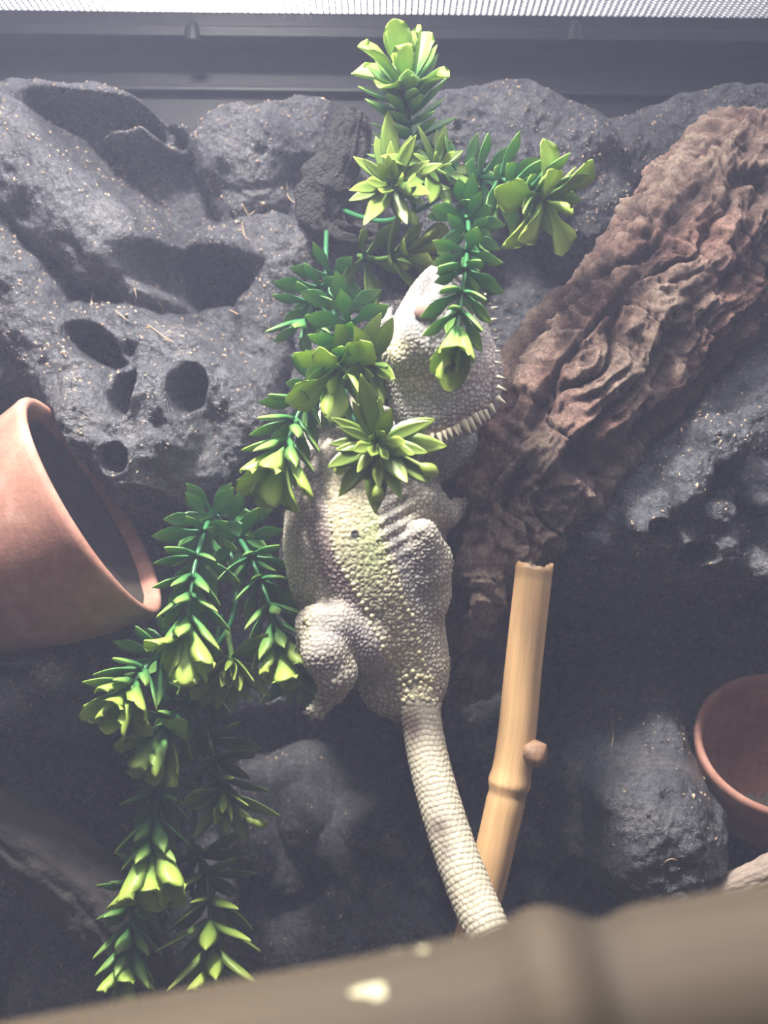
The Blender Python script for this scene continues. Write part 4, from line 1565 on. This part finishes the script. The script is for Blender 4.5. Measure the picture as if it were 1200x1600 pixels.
# lowest strands
pe = plant('artificial_succulent', 'artificial succulent strands hanging down to the thick bamboo pole, lowest of the plants', 270, 1300, .5)
vine(pe, [(345, 960, .548), (335, 1060, .553), (330, 1150, .555), (310, 1230, .55), (300, 1320, .55), (300, 1400, .545)])
sprig(pe, [(300, 1170, .55), (262, 1200, .535), (246, 1250, .522), (240, 1300, .515), (239, 1330, .51)], 4, 60, n_leaf=6, spread=(84, 52), shift=(-.25, .2), flower=8, fl_len=1.25, fl_spread=(10, 34), stem_from=.25)
sprig(pe, [(325, 1150, .555), (335, 1180, .545), (345, 1215, .535), (350, 1235, .53)], 3, 66, n_leaf=5, mat=OLIVE, kind='blade', spread=(80, 60), shift=(-.35, -.1), flower=0)
rosette(pe, (350, 1240, .525), (.1, -.75, -.5), 84, 9, 5, balls=2, stem_to=P(345, 1210, .538), droop=.6, shift=(-.2, .25))
sprig(pe, [(280, 1350, .548), (235, 1370, .535), (212, 1410, .525), (203, 1460, .517), (197, 1515, .51)], 5, 58, n_leaf=6, spread=(86, 54), shift=(-.22, .2), flower=7, fl_len=.85, stem_from=.2)
sprig(pe, [(310, 1330, .55), (322, 1370, .54), (328, 1420, .53), (330, 1470, .522), (334, 1520, .515)], 5, 78, n_leaf=6, mat=OLIVE, kind='blade', spread=(84, 56), shift=(-.25, .25), flower=6, fl_len=.7)


# leaves lie against what they meet: bend each one off the lizard, the rock and the neighbouring plants
def settle(plants, bodies):
    bpy.context.view_layer.update()
    bts = [BVHTree.FromObject(b, bpy.context.evaluated_depsgraph_get()) for b in bodies]

    def tris(o, M):
        return [M @ v.co for v in o.data.vertices], [tuple(p.vertices) for p in o.data.polygons]

    def sunk(vs):
        worst, nn = 0.0, None
        for bt in bts:
            for v in vs:
                loc, n, _, d = bt.find_nearest(v, .03)
                if loc is not None and (v - loc).dot(n) < 0 and d > worst:
                    worst, nn = d, n
        return worst, nn

    def plant_tree(p):
        vs, fs = [], []
        for st in p.children:
            for o in [st] + list(st.children):
                a, f = tris(o, o.matrix_local)
                k = len(vs)
                vs += a
                fs += [tuple(i + k for i in q) for q in f]
        return BVHTree.FromPolygons(vs, fs)
    done = []
    for p in plants:
        for st in p.children:
            for o in st.children:
                M0 = o.matrix_local.copy()
                vs, fs = tris(o, M0)

                def cost(vv):
                    w, n = sunk(vv)
                    lt = BVHTree.FromPolygons(vv, fs)
                    hit = sum(1 for t in done if t.overlap(lt))
                    return max(w - .0001, 0) * 1000 + hit * .6, n
                c0, n0 = cost(vs)
                if c0 <= 0:
                    continue
                best, bestM = c0, M0
                base = M0.translation.copy()
                x = M0.col[0].to_3d().normalized()
                tries = []
                away = n0 if n0 is not None else Vector((0, -1, 0))
                for sc in (1.0, .85):
                    for ang in (12, 24, 36, 50, 64, 78, 92):
                        ax = x.cross(away)
                        if ax.length > 1e-4:
                            tries.append((sc, Matrix.Rotation(math.radians(ang), 3, ax.normalized())))
                    for k in range(10):
                        ax = x.orthogonal().normalized()
                        ax.rotate(Matrix.Rotation(2 * PI * k / 10, 3, x))
                        tries.append((sc, Matrix.Rotation(math.radians(22 + 16 * (k % 3)), 3, ax)))
                for sc, rot in tries:
                    M1 = Matrix.Translation(base) @ (rot.to_4x4() @ Matrix.Translation(-base) @ M0 @ Matrix.Scale(sc, 4))
                    c, _ = cost([M1 @ v.co for v in o.data.vertices])
                    if c < best - .02:
                        best, bestM = c, M1
                    if best <= 0:
                        break
                o.matrix_local = bestM
        done.append(plant_tree(p))


settle([pa, pb, pc_, pd, pe], [bpy.data.objects['bearded_dragon'], rock])

# ------------------------------------------------------------------ haze volume added to imitate veiling glare
M = Mat('glare_haze')
M.t.nodes.remove(M.b)
vs = M.n('ShaderNodeVolumeScatter')
vs.inputs['Color'].default_value = (0.68, 0.71, 1.0, 1)
vs.inputs['Density'].default_value = HAZE_DENSITY
vs.inputs['Anisotropy'].default_value = 0.0
M.l(vs.outputs[0], M.out.inputs['Volume'])
hz = boxes('haze', [((0, (TY0 + TY1) / 2, 0.3225), (2 * TX - 0.002, TY1 - TY0 - 0.002, 0.643))], M.m)
tag(hz, 'faint added haze filling the lamp-lit tank, imitating veiling glare', 'haze', kind='stuff')
